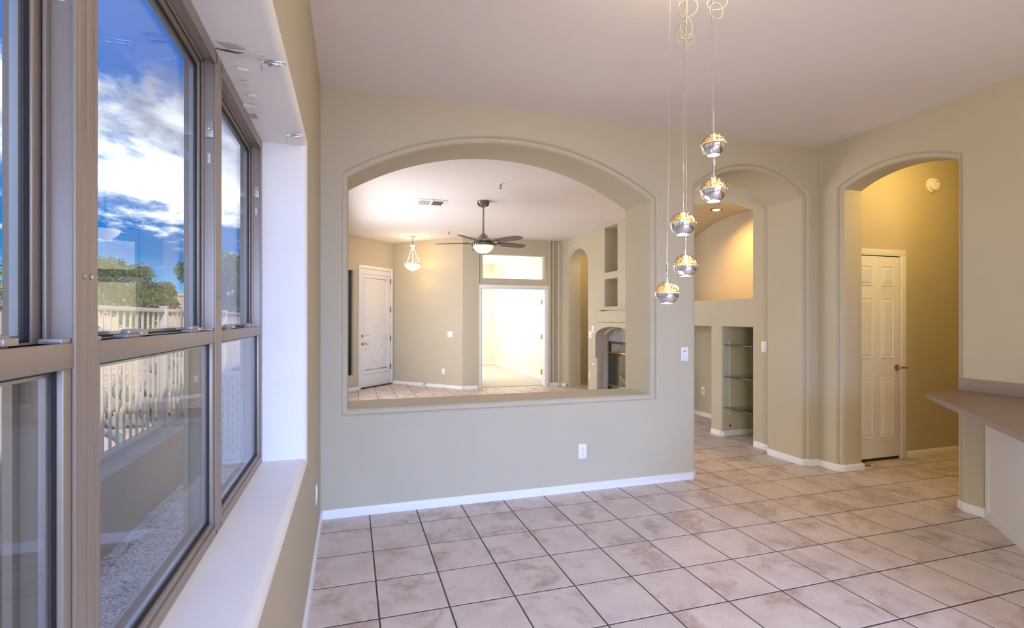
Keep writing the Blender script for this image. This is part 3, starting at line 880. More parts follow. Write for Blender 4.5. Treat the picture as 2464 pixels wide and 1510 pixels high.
# ================================================================== WALL PLATES
def plate(name, label, cat, loc, rotz, kind, gang=1, group=None, par=None):
    """built facing local -y"""
    t = thing(name, label, cat, loc, rotz, group)
    w, h = (0.07 if gang == 1 else 0.116), 0.115
    MB().box(-w / 2, w / 2, -0.005, 0.0, -h / 2, h / 2, 0.002).build('cover', 'plate_white', t)
    if kind == 'switch':
        for g in range(gang):
            xo = (g - (gang - 1) / 2) * 0.046
            MB().box(xo - 0.0175, xo + 0.0175, -0.0056, -0.004, -0.034, 0.034, 0.001).build('rim', 'plaster_grey', t)
            MB().box(xo - 0.016, xo + 0.016, -0.010, -0.0045, -0.032, 0.032, 0.002).build('paddle', 'plate_white', t)
    elif kind == 'dimmer':
        MB().box(-0.0175, 0.0175, -0.0058, -0.004, -0.034, 0.034, 0.001).build('rim', 'plaster_grey', t)
        MB().box(-0.016, 0.016, -0.009, -0.0045, -0.032, 0.018, 0.002).build('paddle', 'plate_white', t)
        MB().box(-0.013, 0.013, -0.008, -0.0045, 0.021, 0.031, 0.001).build('slider', 'plaster_grey', t)
        for zz in (-0.048, 0.048): MB().lathe([(0.003, -0.0045), (0.003, -0.0060), (0.001, -0.0066)], 8, (0, 0, zz), 'Y').build('screw', 'steel', t)
    elif kind == 'outlet':
        for zz in (-0.0195, 0.0195):
            r_ = MB().lathe([(0.017, -0.0045), (0.017, -0.0075), (0.016, -0.008)], 20, (0, 0, zz), 'Y').build('receptacle', 'plate_white', t)
            sl = MB()
            sl.box(-0.008, -0.0055, -0.0083, -0.0075, zz - 0.001, zz + 0.009); sl.box(0.0055, 0.008, -0.0083, -0.0075, zz - 0.001, zz + 0.009)
            sl.lathe([(0.0028, -0.0075), (0.0028, -0.0083)], 8, (0, 0, zz - 0.008), 'Y')
            sl.build('slots', 'plate_dark', r_)
        MB().lathe([(0.003, -0.0045), (0.003, -0.0060)], 8, (0, 0, 0), 'Y').build('screw', 'steel', t)
    elif kind == 'coax':
        MB().lathe([(0.010, -0.004), (0.010, -0.007)], 14, (0, 0, 0), 'Y').build('jack', 'plate_dark', t)
        for zz in (-0.042, 0.042): MB().lathe([(0.003, -0.0045), (0.003, -0.0060)], 8, (0, 0, zz), 'Y').build('screw', 'steel', t)
    return t
plate('dimmer_switch', 'white slider switch on the wall right of the pass-through', 'switch', (2.742, WY, 1.073), 0, 'dimmer')
plate('wall_outlet', 'white duplex outlet below the pass-through', 'outlet', (1.78, WY, 0.316), 0, 'outlet')
plate('wall_switch', 'white switch beside the glass shelf niche', 'switch', (LX, 4.014, 1.078), R(-90), 'switch')
plate('coax_plate', 'white cable plate with dark jack low inside the tall recess', 'outlet', (LX + 0.60, 5.62, 0.36), R(-90), 'coax')
p2 = Fe2(1.445, 1.063, 0); plate('wall_switch', 'white double switch on the entry wall beside the den doors', 'switch', p2, R(-45), 'switch', 2)
p2 = Fe2(1.287, 0.323, 0); plate('wall_outlet', 'white duplex outlet low on the entry wall', 'outlet', p2, R(-45), 'outlet')
plate('wall_switch', 'white double switch on the wall between the far arch and the fireplace', 'switch', (LX, 7.777, 1.082), R(-90), 'switch', 2)
plate('wall_switch', 'white single switch on the fireplace surround under the mantel', 'switch', (LX - 0.16, 7.40, 1.19), R(-90), 'switch')
plate('wall_outlet', 'white duplex outlet low on the wall left of the fireplace', 'outlet', (LX, 7.80, 0.338), R(-90), 'outlet')
plate('wall_switch', 'white switch on the bright den wall seen through the doorway', 'switch', (4.12, 10.35, 1.06), R(-90), 'switch')
plate('wall_outlet', 'white outlet on the left wall under the window, seen nearly edge-on', 'outlet', (-0.20, 3.02, 0.33), R(90), 'outlet')

# door stop on the entry baseboard
ds = thing('door_stop', 'small dark spring door stop on the entry baseboard', 'door stop', (*Fe2(0.86, 0.05, -0.014),), R(-45))
MB().lathe([(0.012, 0.0), (0.012, -0.006), (0.006, -0.01), (0.006, -0.06)], 10, (0, 0, 0), 'Y').build('spring', 'bronze', ds)
MB().lathe([(0.010, -0.06), (0.010, -0.075), (0.006, -0.08)], 10, (0, 0, 0), 'Y').build('tip', 'plate_dark', ds)
# loose wire below the closet door
tg = thing('loose_cable_end', 'short dark cable end with white tip lying by the closet door', 'cable', (4.60, 3.30, 0))
MB().tube([(-0.05, 0.02, 0.004), (0.0, 0.01, 0.004), (0.08, -0.005, 0.004)], 0.003, 6).build('cable', 'black', tg)
MB().box(0.078, 0.095, -0.012, 0.002, 0.0, 0.010, 0.002).build('tip', 'plate_white', tg)
# smoke alarm
sa = thing('smoke_alarm', 'cream round smoke alarm high on the utility hall wall', 'smoke alarm', (5.645, HY, 2.722))
MB().lathe([(0.072, 0), (0.072, -0.012), (0.066, -0.016)], 32, (0, 0, 0), 'Y').build('base', 'plate_white', sa)
MB().lathe([(0.050, -0.016), (0.058, -0.020), (0.058, -0.040), (0.050, -0.046)], 32, (0, 0, 0), 'Y').build('cover', 'plate_white', sa)
MB().lathe([(0.006, -0.045), (0.006, -0.049)], 10, (0.008, 0, 0.028), 'Y').build('test_button', 'plate_dark', sa)

# ================================================================== SHELF NICHE
for k, (zz, lb) in enumerate(((1.065, 'topmost glass shelf in the tall niche'), (0.698, 'middle glass shelf in the tall niche'), (0.330, 'lowest glass shelf in the tall niche'))):
    o = MB().box(LX + 0.02, LX + 0.49, 4.18, 4.603, zz, zz + 0.009, 0.001).build('glass_shelf', 'shelf_glass'); tag(o, lb, 'shelf', 'glass shelves in the niche')
ss = thing('shelf_standard', 'slotted white metal shelf standard on the niche side', 'shelf standard', (4.288, 4.610, 0.25))
MB().box(-0.008, 0.008, -0.008, -0.0005, 0.0, 0.87, 0.001).build('channel', 'plate_white', ss)
mb = MB()
for k in range(26): mb.box(-0.003, 0.003, -0.0088, -0.0078, 0.02 + k * 0.033, 0.034 + k * 0.033)
mb.build('slots', 'plate_dark', ss)
gr = thing('grommet', 'dark cable hole near the floor of the shelf niche', 'grommet', (4.30, 4.610, 0.116))
MB().lathe([(0.014, 0.0), (0.014, -0.003), (0.009, -0.004)], 14, (0, 0, 0), 'Y').build('ring', 'plate_dark', gr)
MB().lathe([(0.009, -0.003), (0.004, -0.0045)], 14, (0, 0, 0), 'Y').build('hole', 'black', gr)
# niche spotlight
ns = thing('recessed_spotlight', 'lit recessed spotlight in the vaulted display niche', 'spotlight', (4.62, 5.19, 2.815))
MB().lathe([(0.075, 0.0), (0.075, -0.006), (0.058, -0.012), (0.050, -0.004)], 32).build('trim_ring', 'nickel', ns)
MB().lathe([(0.050, -0.002), (0.048, -0.012), (0.030, -0.022), (0.004, -0.026)], 28).build('bulb', 'spot_lens', ns)
sp = bpy.data.lights.new('spot_beam', 'SPOT'); sp.energy = 75; sp.color = (1.0, 0.56, 0.17); sp.spot_size = R(150); sp.spot_blend = 0.9; sp.shadow_soft_size = 0.05
so = bpy.data.objects.new('spot_beam', sp); so.location = (4.62, 5.17, 2.77); so.rotation_euler = (R(-14), R(-8), 0); COL.objects.link(so)

# ================================================================== CEILING THINGS IN THE LIVING ROOM
vt = thing('ceiling_vent', 'white ceiling air vent with two slotted halves', 'vent', (1.06, 6.50, CEIL))
mb = MB(); mb.box(-0.20, 0.20, -0.17, -0.115, -0.012, 0, 0.003); mb.box(-0.20, 0.20, 0.115, 0.17, -0.012, 0, 0.003)
mb.box(-0.20, -0.165, -0.115, 0.115, -0.012, 0, 0.003); mb.box(0.165, 0.20, -0.115, 0.115, -0.012, 0, 0.003); mb.box(-0.015, 0.015, -0.115, 0.115, -0.012, 0, 0.003)
mb.build('frame', 'trim_white', vt)
MB().box(-0.165, 0.165, -0.115, 0.115, -0.003, 0.0).build('duct', 'black', vt)
for sx in (-1, 1):
    for k in range(6):
        b = bmesh.new(); bmesh.ops.create_cube(b, size=1)
        mb = MB(); mb.merge(b, Matrix.Translation((sx * (0.03 + k * 0.024), 0, -0.007)) @ Matrix.Rotation(R(40 * sx), 4, 'Y') @ Matrix.Diagonal((0.0025, 0.228, 0.018, 1)))
        mb.build('slat', 'plaster_grey', vt)
MB().box(-0.006, 0.006, -0.19, -0.16, -0.03, -0.010, 0.002).build('lever', 'plaster_grey', vt)
def sprinkler(label, x, y):
    t = thing('fire_sprinkler', label, 'sprinkler', (x, y, CEIL), 0, 'ceiling sprinklers')
    MB().lathe([(0.030, 0), (0.028, -0.006), (0.010, -0.010)], 20).build('escutcheon', 'plate_white', t)
    mb = MB().lathe([(0.008, -0.008), (0.008, -0.028)], 10); mb.tube([(-0.012, 0, -0.028), (-0.014, 0, -0.045), (0, 0, -0.055), (0.014, 0, -0.045), (0.012, 0, -0.028), (0, 0, -0.024)], 0.003, 6, closed=True)
    mb.build('frame', 'bronze', t)
    MB().lathe([(0.016, -0.055), (0.016, -0.058)], 14).build('deflector', 'bronze', t)
sprinkler('small brown ceiling sprinkler above the fan, the nearer one', 1.707, 5.376)
sprinkler('small brown ceiling sprinkler near the entry pendant, the farther one', 1.723, 8.55)
# den vent
dv = thing('wall_vent', 'white vent high on the den wall behind the transom', 'vent', (4.12, 12.65, 2.64), R(-90))
MB().box(-0.17, 0.17, -0.010, 0, -0.10, 0.10, 0.003).build('frame', 'trim_white', dv)
for sx in (-0.08, 0.08):
    MB().box(sx - 0.065, sx + 0.065, -0.0115, -0.009, -0.08, 0.08).build('grille', 'plaster_grey', dv)

# ceiling fan
FX, FY = 1.735, 6.25
fan = thing('ceiling_fan', 'five blade nickel ceiling fan with glowing glass bowl', 'ceiling fan', (FX, FY, CEIL))
cn = MB().lathe([(0.085, 0), (0.087, -0.012), (0.076, -0.022), (0.070, -0.045), (0.045, -0.072), (0.030, -0.080)], 32).build('canopy', 'nickel', fan)
for k in range(16):
    a = 2 * math.pi * k / 16
    MB().tube([(0.080 * math.cos(a), 0.080 * math.sin(a), -0.020), (0.074 * math.cos(a), 0.074 * math.sin(a), -0.045), (0.050 * math.cos(a), 0.050 * math.sin(a), -0.070)], 0.006, 6).build('flute', 'nickel', cn)
MB().lathe([(0.016, -0.078), (0.016, -0.10), (0.0125, -0.105), (0.0125, -0.43), (0.020, -0.435), (0.020, -0.455)], 16).build('downrod', 'nickel', fan)
MB().lathe([(0.030, -0.45), (0.045, -0.455), (0.060, -0.475), (0.075, -0.50), (0.115, -0.525), (0.135, -0.54), (0.135, -0.555)], 36).build('motor_housing', 'nickel', fan)
MB().lathe([(0.100, -0.555), (0.100, -0.575)], 30).build('blade_hub', 'bronze', fan)
rg = MB().lathe([(0.145, -0.570), (0.160, -0.576), (0.162, -0.590), (0.150, -0.608), (0.140, -0.610)], 40).build('light_ring', 'nickel', fan)
for k in range(28):
    a = 2 * math.pi * k / 28
    MB().tube([(0.160 * math.cos(a), 0.160 * math.sin(a), -0.577), (0.162 * math.cos(a), 0.162 * math.sin(a), -0.592), (0.150 * math.cos(a), 0.150 * math.sin(a), -0.607)], 0.007, 6).build('bead', 'nickel', rg)
MB().lathe([(0.140, -0.606), (0.136, -0.625), (0.120, -0.655), (0.090, -0.685), (0.050, -0.704), (0.012, -0.711)], 36).build('glass_bowl', 'bowl_glass', fan)
MB().lathe([(0.013, -0.708), (0.015, -0.716), (0.008, -0.724), (0.003, -0.728)], 14).build('finial', 'nickel', fan)
def blade_mesh():
    pts = [(0.20, 0.040), (0.26, 0.060), (0.36, 0.068), (0.50, 0.070), (0.60, 0.064), (0.655, 0.048), (0.672, 0.020), (0.672, -0.012), (0.655, -0.045), (0.60, -0.062), (0.50, -0.070), (0.36, -0.068), (0.26, -0.060), (0.20, -0.040)]
    mb = MB().prism(pts, -0.004, 0.004)
    bmesh.ops.recalc_face_normals(mb.bm, faces=mb.bm.faces); sharpen(mb.bm)
    me = bpy.data.meshes.new('blade'); mb.bm.to_mesh(me); mb.bm.free(); me.materials.append(MATS['blade']); return me
BM_ = blade_mesh()
view = math.atan2(FX, FY)                       # camera azimuth seen from the camera
for k in range(5):
    th = R(188 - 72 * k)                        # angle from image right, positive towards the camera
    ca = math.cos(th); sa_ = math.sin(th)
    rx, ry = math.cos(view), -math.sin(view)    # image right
    tx, ty = -math.sin(view), -math.cos(view)   # towards camera
    d = (ca * rx + sa_ * tx, ca * ry + sa_ * ty)
    o = link('blade', BM_, None, fan)
    o.location = (0, 0, -0.566); o.rotation_euler = Matrix.Rotation(math.atan2(d[1], d[0]), 4, 'Z').__matmul__(Matrix.Rotation(R(-12), 4, 'X')).to_euler()
    mb = MB(); mb.box(0.09, 0.235, -0.018, 0.018, -0.010, -0.004, 0.002); mb.box(0.20, 0.27, -0.032, 0.032, -0.012, -0.004, 0.003)
    mb.build('blade_arm', 'nickel', o)

# entry pendant
ep = thing('entry_pendant', 'white bowl pendant lamp on three rods by the front door', 'pendant lamp', (1.156, 9.30, CEIL))
MB().lathe([(0.065, 0), (0.062, -0.012), (0.02, -0.022)], 24).build('canopy', 'plate_white', ep)
mb = MB()
for k in range(7):
    zc = -0.030 - k * 0.021
    mb.tube([(0.007 * math.cos(t_) * (1 if k % 2 else 0), 0.007 * math.cos(t_) * (0 if k % 2 else 1), zc - 0.013 * math.sin(t_)) for t_ in [2 * math.pi * q / 10 for q in range(10)]], 0.0022, 5, closed=True)
mb.build('chain', 'bronze', ep)
MB().lathe([(0.010, -0.165), (0.060, -0.172), (0.055, -0.185), (0.030, -0.200), (0.020, -0.235), (0.008, -0.250)], 24).build('crown', 'plate_white', ep)
for k in range(3):
    a = 2 * math.pi * k / 3 + 0.3
    MB().tube([(0.022 * math.cos(a), 0.022 * math.sin(a), -0.225), (0.085 * math.cos(a), 0.085 * math.sin(a), -0.38), (0.150 * math.cos(a), 0.150 * math.sin(a), -0.535)], [0.005, 0.006, 0.005], 8).build('rod', 'plate_white', ep)
MB().tube([(0, 0, -0.25), (0, 0, -0.60)], 0.006, 8).build('stem', 'plate_white', ep)
MB().lathe([(0.168, -0.520), (0.176, -0.530), (0.170, -0.548), (0.156, -0.556)], 36).build('rim', 'plate_white', ep)
MB().lathe([(0.156, -0.552), (0.150, -0.580), (0.120, -0.620), (0.080, -0.642), (0.02, -0.650)], 36, cap=False).build('glass_bowl', 'bowl_glass_entry', ep)
MB().lathe([(0.016, -0.648), (0.018, -0.660), (0.006, -0.675)], 14).build('finial', 'plate_white', ep)
point('entry_bulb', (1.156, 9.30, CEIL - 0.50), 12, (1.0, 0.72, 0.40), 0.05)
point('entry_bulb_down', (1.156, 9.30, CEIL - 0.72), 6, (1.0, 0.70, 0.34), 0.08)

# hall and passage ceiling lamps (out of the picture)
def flush_lamp(label, x, y, power, col):
    t = thing('flush_ceiling_lamp', label, 'ceiling lamp', (x, y, CEIL))
    MB().lathe([(0.16, 0), (0.16, -0.02), (0.15, -0.03)], 28).build('base', 'plate_white', t)
    MB().lathe([(0.15, -0.025), (0.13, -0.06), (0.08, -0.085), (0.01, -0.095)], 28).build('glass_bowl', 'bowl_glass', t)
    point('hall_bulb', (x, y, CEIL - 0.20), power, col, 0.1)
flush_lamp('flush ceiling lamp of the utility hall, hidden above the arch', 5.0, 2.55, 27, (1.0, 0.67, 0.18))
flush_lamp('flush ceiling lamp of the far passage behind the arch', 4.95, 8.2, 16, (1.0, 0.74, 0.32))

# ================================================================== PENDANT CLUSTER
CANX, CANY = 1.36, 1.65
cp = thing('pendant_canopy', 'round chrome ceiling canopy holding the five ball pendants', 'ceiling canopy', (CANX, CANY, CEIL))
MB().lathe([(0.15, 0), (0.15, -0.025), (0.145, -0.03)], 40).build('canopy_disc', 'chrome', cp)
random.seed(5)
def bubbles_mesh():
    mb = MB()
    for k in range(260):
        while True:
            p = Vector((random.uniform(-1, 1), random.uniform(-1, 1), random.uniform(0.12, 1))) * 0.046
            if p.length < 0.0455 and math.hypot(p.x, p.y) > 0.013: break
        b = bmesh.new(); bmesh.ops.create_icosphere(b, subdivisions=1, radius=random.uniform(0.0012, 0.0028))
        mb.merge(b, Matrix.Translation(p))
    bmesh.ops.recalc_face_normals(mb.bm, faces=mb.bm.faces)
    for f in mb.bm.faces: f.smooth = True
    me = bpy.data.meshes.new('bubbles'); mb.bm.to_mesh(me); mb.bm.free(); me.materials.append(MATS['bubble']); return me
pm('bubble', (0.80, 0.70, 0.52), 0.15, metal=0.95)
BUB = bubbles_mesh()
balls = [((1.283, 1.724, 1.483), 'lowest glass and chrome ball pendant of the cluster', 0.0),
         ((1.359, 1.703, 1.598), 'second lowest glass and chrome ball pendant of the cluster', 0.0),
         ((1.274, 1.612, 1.753), 'middle glass and chrome ball pendant, third of the five', 0.0),
         ((1.363, 1.546, 1.876), 'second highest glass and chrome ball pendant of the cluster', 0.0),
         ((1.465, 1.662, 2.105), 'highest glass and chrome ball pendant against the wall top', 0.12)]
rB = 0.0495
loops = {1: None}
for i, (c, lb, tilt) in enumerate(balls):
    t = thing('ball_pendant', lb, 'pendant lamp', c, (0, 0, 0), 'ball pendants of the hanging cluster')
    up = CEIL - c[2] - 0.03
    tx_, ty_ = (CANX - c[0]) * 0.15, (CANY - c[1]) * 0.15
    wp = []
    for k in range(13):
        f = k / 12
        wp.append((tx_ * f + 0.0015 * math.sin(7 * f + i), ty_ * f + 0.0015 * math.cos(9 * f + 2 * i), 0.125 + (up - 0.125) * f))
    MB().tube(wp, 0.0013, 6).build('wire', 'wire', t)
    MB().lathe([(0.0042, 0.045), (0.0042, 0.125), (0.002, 0.130)], 12).build('stem', 'chrome', t)
    def half(lo, hi, n=14, r=rB): return [(max(0.0006, r * math.cos(lo + (hi - lo) * k / n)), r * math.sin(lo + (hi - lo) * k / n)) for k in range(n + 1)]
    bowl_ = MB().lathe(half(0.0, -R(62), 14), 40, cap=False).build('chrome_bowl', 'chrome', t)
    MB().lathe([(0.0235, -0.0425), (0.0230, -0.0440), (0.0006, -0.0446)], 28, cap=False).build('diffuser', 'led', t)
    dome = MB().lathe(half(R(1), R(89.2), 16), 40, cap=False).build('crystal_dome', 'crystal', t)
    MB().lathe([(rB + 0.0006, -0.0007), (rB + 0.0006, 0.0007), (rB - 0.002, 0.0010)], 40, cap=False).build('rim', 'led_core', t)
    MB().lathe([(0.0482, 0.0008), (0.0006, 0.0012)], 32, cap=False).build('lit_disc', 'led_core', t)
    MB().lathe([(0.0085, 0.002), (0.0085, 0.043), (0.004, 0.047)], 16).build('core', 'led_core', t)
    bo = link('bubbles', BUB, None, t); bo.rotation_euler = (0, 0, i * 1.3); bo['kind'] = 'stuff'
    if tilt: t.rotation_euler = (0, 0, 0)
    if i in (1, 2, 4):
        # excess wire wound into hanging loops
        mb = MB(); rr = random.Random(20 + i)
        specs = {1: [(1.09, 0.034, 0.040), (1.005, 0.026, 0.045), (0.955, 0.020, 0.022)], 2: [(0.865, 0.022, 0.042), (0.785, 0.026, 0.046), (0.760, 0.022, 0.040)], 4: [(0.565, 0.030, 0.035), (0.60, 0.035, 0.030)]}[i]
        for (zc, rx_, rz_) in specs:
            a0 = rr.uniform(-0.5, 0.5); ox = rr.uniform(-0.01, 0.02)
            mb.tube([(ox + rx_ * math.cos(q) * math.cos(a0), -0.3 * rx_ * math.cos(q) + rx_ * math.cos(q) * math.sin(a0), zc + rz_ * math.sin(q)) for q in [2 * math.pi * k / 22 for k in range(22)]], 0.0014, 6, closed=True)
        mb.build('wire_loops', 'wire', t)
    point('ball_bulb', (c[0], c[1], c[2] - 0.075), 1.3, (1.0, 0.80, 0.52), 0.02)
    point('ball_glow', (c[0] + 0.012, c[1] - 0.012, c[2] + 0.030), 0.45, (1.0, 0.78, 0.50), 0.03)

point('fill_pendant_ceiling', (CANX + 0.02, CANY - 0.10, 2.83), 12, (1.0, 0.78, 0.50), 0.04)  # added point light for the pendants' warm light on the ceiling

# ================================================================== SOFFIT DETAILS
def bracket(label, x, y):
    t = thing('blind_bracket', label, 'bracket', (x, y, 2.19), 0, 'empty blind brackets on the window soffit')
    MB().box(-0.035, 0.035, -0.012, 0.012, -0.003, 0.0, 0.001).build('base', 'chrome', t)
    MB().box(-0.018, 0.018, -0.010, 0.010, -0.012, -0.003, 0.002).build('clip', 'steel', t)
    MB().box(-0.037, -0.033, -0.011, 0.011, -0.012, 0.0, 0.001).build('lip', 'chrome', t)
    MB().tube([(-0.036, 0.0, -0.008), (-0.037, 0.002, -0.022), (-0.034, 0.0, -0.034)], 0.0015, 6).build('hook', 'steel', t)
bracket('nearer metal blind bracket on the soffit above the window', -0.235, 1.640)
bracket('farther metal blind bracket on the soffit above the window', -0.236, 2.265)
def flake(label, pts, z=2.189, th=0.004, mt='plaster', curl=0.0):
    mb = MB()
    top = [mb.bm.verts.new((x, y, z)) for x, y in pts]
    bot = [mb.bm.verts.new((x, y, z - th - curl * (0.5 + 0.5 * math.sin(3.0 * k)))) for k, (x, y) in enumerate(pts)]
    mb.bm.faces.new(top); mb.bm.faces.new(list(reversed(bot)))
    n = len(pts)
    for k in range(n): mb.bm.faces.new((top[k], top[(k + 1) % n], bot[(k + 1) % n], bot[k]))
    o = mb.build('plaster_flake', mt); return tag(o, label, 'plaster patch')
flake('long white plaster patch on the soffit with a crack', [(-0.388, 1.600), (-0.33, 1.590), (-0.26, 1.600), (-0.258, 1.625), (-0.32, 1.632), (-0.37, 1.622)], th=0.002)
flake('grey bare plaster strip behind the white soffit patch', [(-0.382, 1.565), (-0.33, 1.565), (-0.305, 1.585), (-0.36, 1.592)], th=0.001, mt='plaster_grey')
flake('dark crack along the white soffit patch', [(-0.392, 1.600), (-0.36, 1.597), (-0.335, 1.604), (-0.315, 1.603), (-0.335, 1.611), (-0.365, 1.607)], z=2.1885, th=0.003, mt='crack')
flake('small curled paint flake just past the long soffit patch', [(-0.352, 1.70), (-0.322, 1.705), (-0.322, 1.718), (-0.350, 1.715)], curl=0.01)
flake('jagged paint flake in the middle of the soffit edge', [(-0.362, 1.80), (-0.342, 1.79), (-0.336, 1.815), (-0.352, 1.83)], curl=0.006)
flake('curled paint flake with dark shadow, fourth along the soffit', [(-0.358, 1.89), (-0.330, 1.885), (-0.326, 1.905), (-0.352, 1.915)], curl=0.014)
flake('peeling paint strip by the window head over the farthest window', [(-0.392, 1.98), (-0.350, 1.985), (-0.352, 2.0), (-0.390, 1.998)], curl=0.014)
flake('grey bare patch at the window head near the far corner', [(-0.392, 2.08), (-0.365, 2.075), (-0.362, 2.12), (-0.388, 2.125)], th=0.001, mt='plaster_grey')

# ================================================================== OUTSIDE
gd = MB().box(-120, -1.84, -30, 160, -0.6, -0.06).build('ground', 'desert'); struct(gd, 'sandy desert ground beyond the garden wall')
gd2 = MB().box(-1.60, -0.5, -6, 14, -0.6, -0.165).build('ground_strip', 'gravel_bed'); struct(gd2, 'earth bed of the gravel strip beside the house')
# gravel
random.seed(11)
def pebble_field(name, x0, x1, y0, y1, n, z, rmin, rmax, mt):
    verts, faces = [], []
    ico = bmesh.new(); bmesh.ops.create_icosphere(ico, subdivisions=1, radius=1.0)
    ico.verts.ensure_lookup_table()
    bv = [v.co.copy() for v in ico.verts]; bf = [[v.index for v in f.verts] for f in ico.faces]; ico.free()
    for _ in range(n):
        c = Vector((random.uniform(x0, x1), random.uniform(y0, y1), z + random.uniform(-0.004, 0.008)))
        if -1.40 < c.x < -0.52 and 5.40 < c.y < 6.30: continue
        s = random.uniform(rmin, rmax); sc = (s * random.uniform(.7, 1.3), s * random.uniform(.7, 1.3), s * random.uniform(.5, .9))
        rot = Matrix.Rotation(random.uniform(0, 6.28), 3, 'Z') @ Matrix.Rotation(random.uniform(-.6, .6), 3, 'X')
        b0 = len(verts)
        for v in bv: verts.append(c + rot @ Vector((v.x * sc[0], v.y * sc[1], v.z * sc[2])))
        for f in bf: faces.append([b0 + q for q in f])
    me = bpy.data.meshes.new(name); me.from_pydata([tuple(v) for v in verts], [], faces)
    return link(name, me, mt)
pb = pebble_field('gravel', -1.515, -0.52, 0.9, 7.5, 42000, -0.157, 0.006, 0.0115, 'gravel')
pb['kind'] = 'stuff'; tag(pb, 'pale gravel strip between the house and the garden wall', 'gravel')
# garden wall
gw = MB(); gw.box(-1.84, -1.535, -4, 13, -0.5, 0.335, 0.0)
gwo = gw.build('garden_wall', 'stucco'); tag(gwo, 'low taupe stucco garden wall under the metal fence', 'wall')
MB().box(-1.845, -1.530, -4, 13, 0.325, 0.345, 0.008).build('coping', 'stucco_cap', gwo)
# fence
FXX = -1.72
fe = thing('metal_fence', 'pale metal picket fence standing on the low garden wall', 'fence', (FXX, 0, 0.345))
MB().box(-0.018, 0.018, -3, 12.9, 1.09, 1.125, 0.003).build('top_rail', 'fence_paint', fe)
MB().box(-0.014, 0.014, -3, 12.9, 0.02, 0.05, 0.003).build('bottom_rail', 'fence_paint', fe)
pk = MB(); pk.box(-0.008, 0.008, -0.008, 0.008, 0.03, 1.10)
pko = pk.build('picket', 'fence_paint', fe)
posts = [2.93 + 2.30 * k for k in range(-1, 5)]
ys = [0.6 + 0.115 * k for k in range(107)]
first = True
for y in ys:
    if min(abs(y - p) for p in posts) < 0.045: continue
    if first: pko.location = (0, y, 0); first = False; continue
    o = pko.copy(); COL.objects.link(o); o.location = (0, y, 0)
ps = MB(); ps.box(-0.028, 0.028, -0.028, 0.028, -0.01, 1.14, 0.003); ps.box(-0.033, 0.033, -0.033, 0.033, 1.135, 1.15, 0.003); ps.box(-0.05, 0.05, -0.05, 0.05, -0.002, 0.008)
pso = ps.build('post', 'fence_paint', fe)
for k, y in enumerate(posts):
    o = pso if k == 0 else pso.copy()
    if k: COL.objects.link(o)
    o.location = (0, y, 0)
# air conditioner
ac = thing('air_conditioner', 'white outdoor air conditioner with slotted side beside the house', 'air conditioner', (-0.96, 5.85, -0.165))
MB().box(-0.42, 0.42, -0.42, 0.42, 0.0, 0.06, 0.01).build('base_pad', 'stucco_cap', ac)
MB().box(-0.365, 0.365, -0.365, 0.365, 0.06, 0.94, 0.03, 3).build('cabinet', 'ac_white', ac)
MB().box(-0.385, 0.385, -0.385, 0.385, 0.935, 0.975, 0.015).build('top_cover', 'ac_white', ac)
mb = MB()
for k in range(10):
    mb.tube([((0.06 + k * 0.027) * math.cos(q), (0.06 + k * 0.027) * math.sin(q), 0.985) for q in [2 * math.pi * j / 40 for j in range(40)]], 0.004, 5, closed=True)
for k in range(6):
    a = math.pi * k / 6; mb.tube([(0.32 * math.cos(a), 0.32 * math.sin(a), 0.978), (-0.32 * math.cos(a), -0.32 * math.sin(a), 0.978)], 0.005, 5)
mb.build('fan_grille', 'ac_dark', ac)
sl = MB().box(-0.0065, 0.0065, -0.004, 0.004, -0.035, 0.035, 0.002); slo = sl.build('louver_slot', 'ac_dark', ac)
k0 = True
for i in range(15):
    for j in range(8):
        p = (-0.31 + i * 0.0443, -0.366, 0.17 + j * 0.093 + (0.046 if i % 2 else 0.0))
        if k0: slo.location = p; k0 = False
        else:
            o = slo.copy(); COL.objects.link(o); o.location = p

# ---- planting
def leaf_cloud(mb_, blobs, n, size, seed):
    rr = random.Random(seed)
    verts, faces = mb_
    tot = sum(b[3] ** 2 for b in blobs)
    for (x, y, z, r) in blobs:
        for _ in range(int(n * r * r / tot)):
            u = Vector((rr.gauss(0, 1), rr.gauss(0, 1), rr.gauss(0, 1))).normalized()
            rad = r * (rr.random() ** 0.35) * rr.uniform(0.85, 1.12)
            c = Vector((x, y, z)) + Vector((u.x * rad, u.y * rad, u.z * rad * 0.85))
            a = Vector((rr.gauss(0, 1), rr.gauss(0, 1), rr.gauss(0, 1))).normalized()
            b = a.cross(Vector((rr.gauss(0, 1), rr.gauss(0, 1), rr.gauss(0, 1)))).normalized()
            s = size * rr.uniform(0.6, 1.4)
            i0 = len(verts)
            verts += [tuple(c - a * s), tuple(c + b * s * .45), tuple(c + a * s), tuple(c - b * s * .45)]
            faces.append((i0, i0 + 1, i0 + 2, i0 + 3))
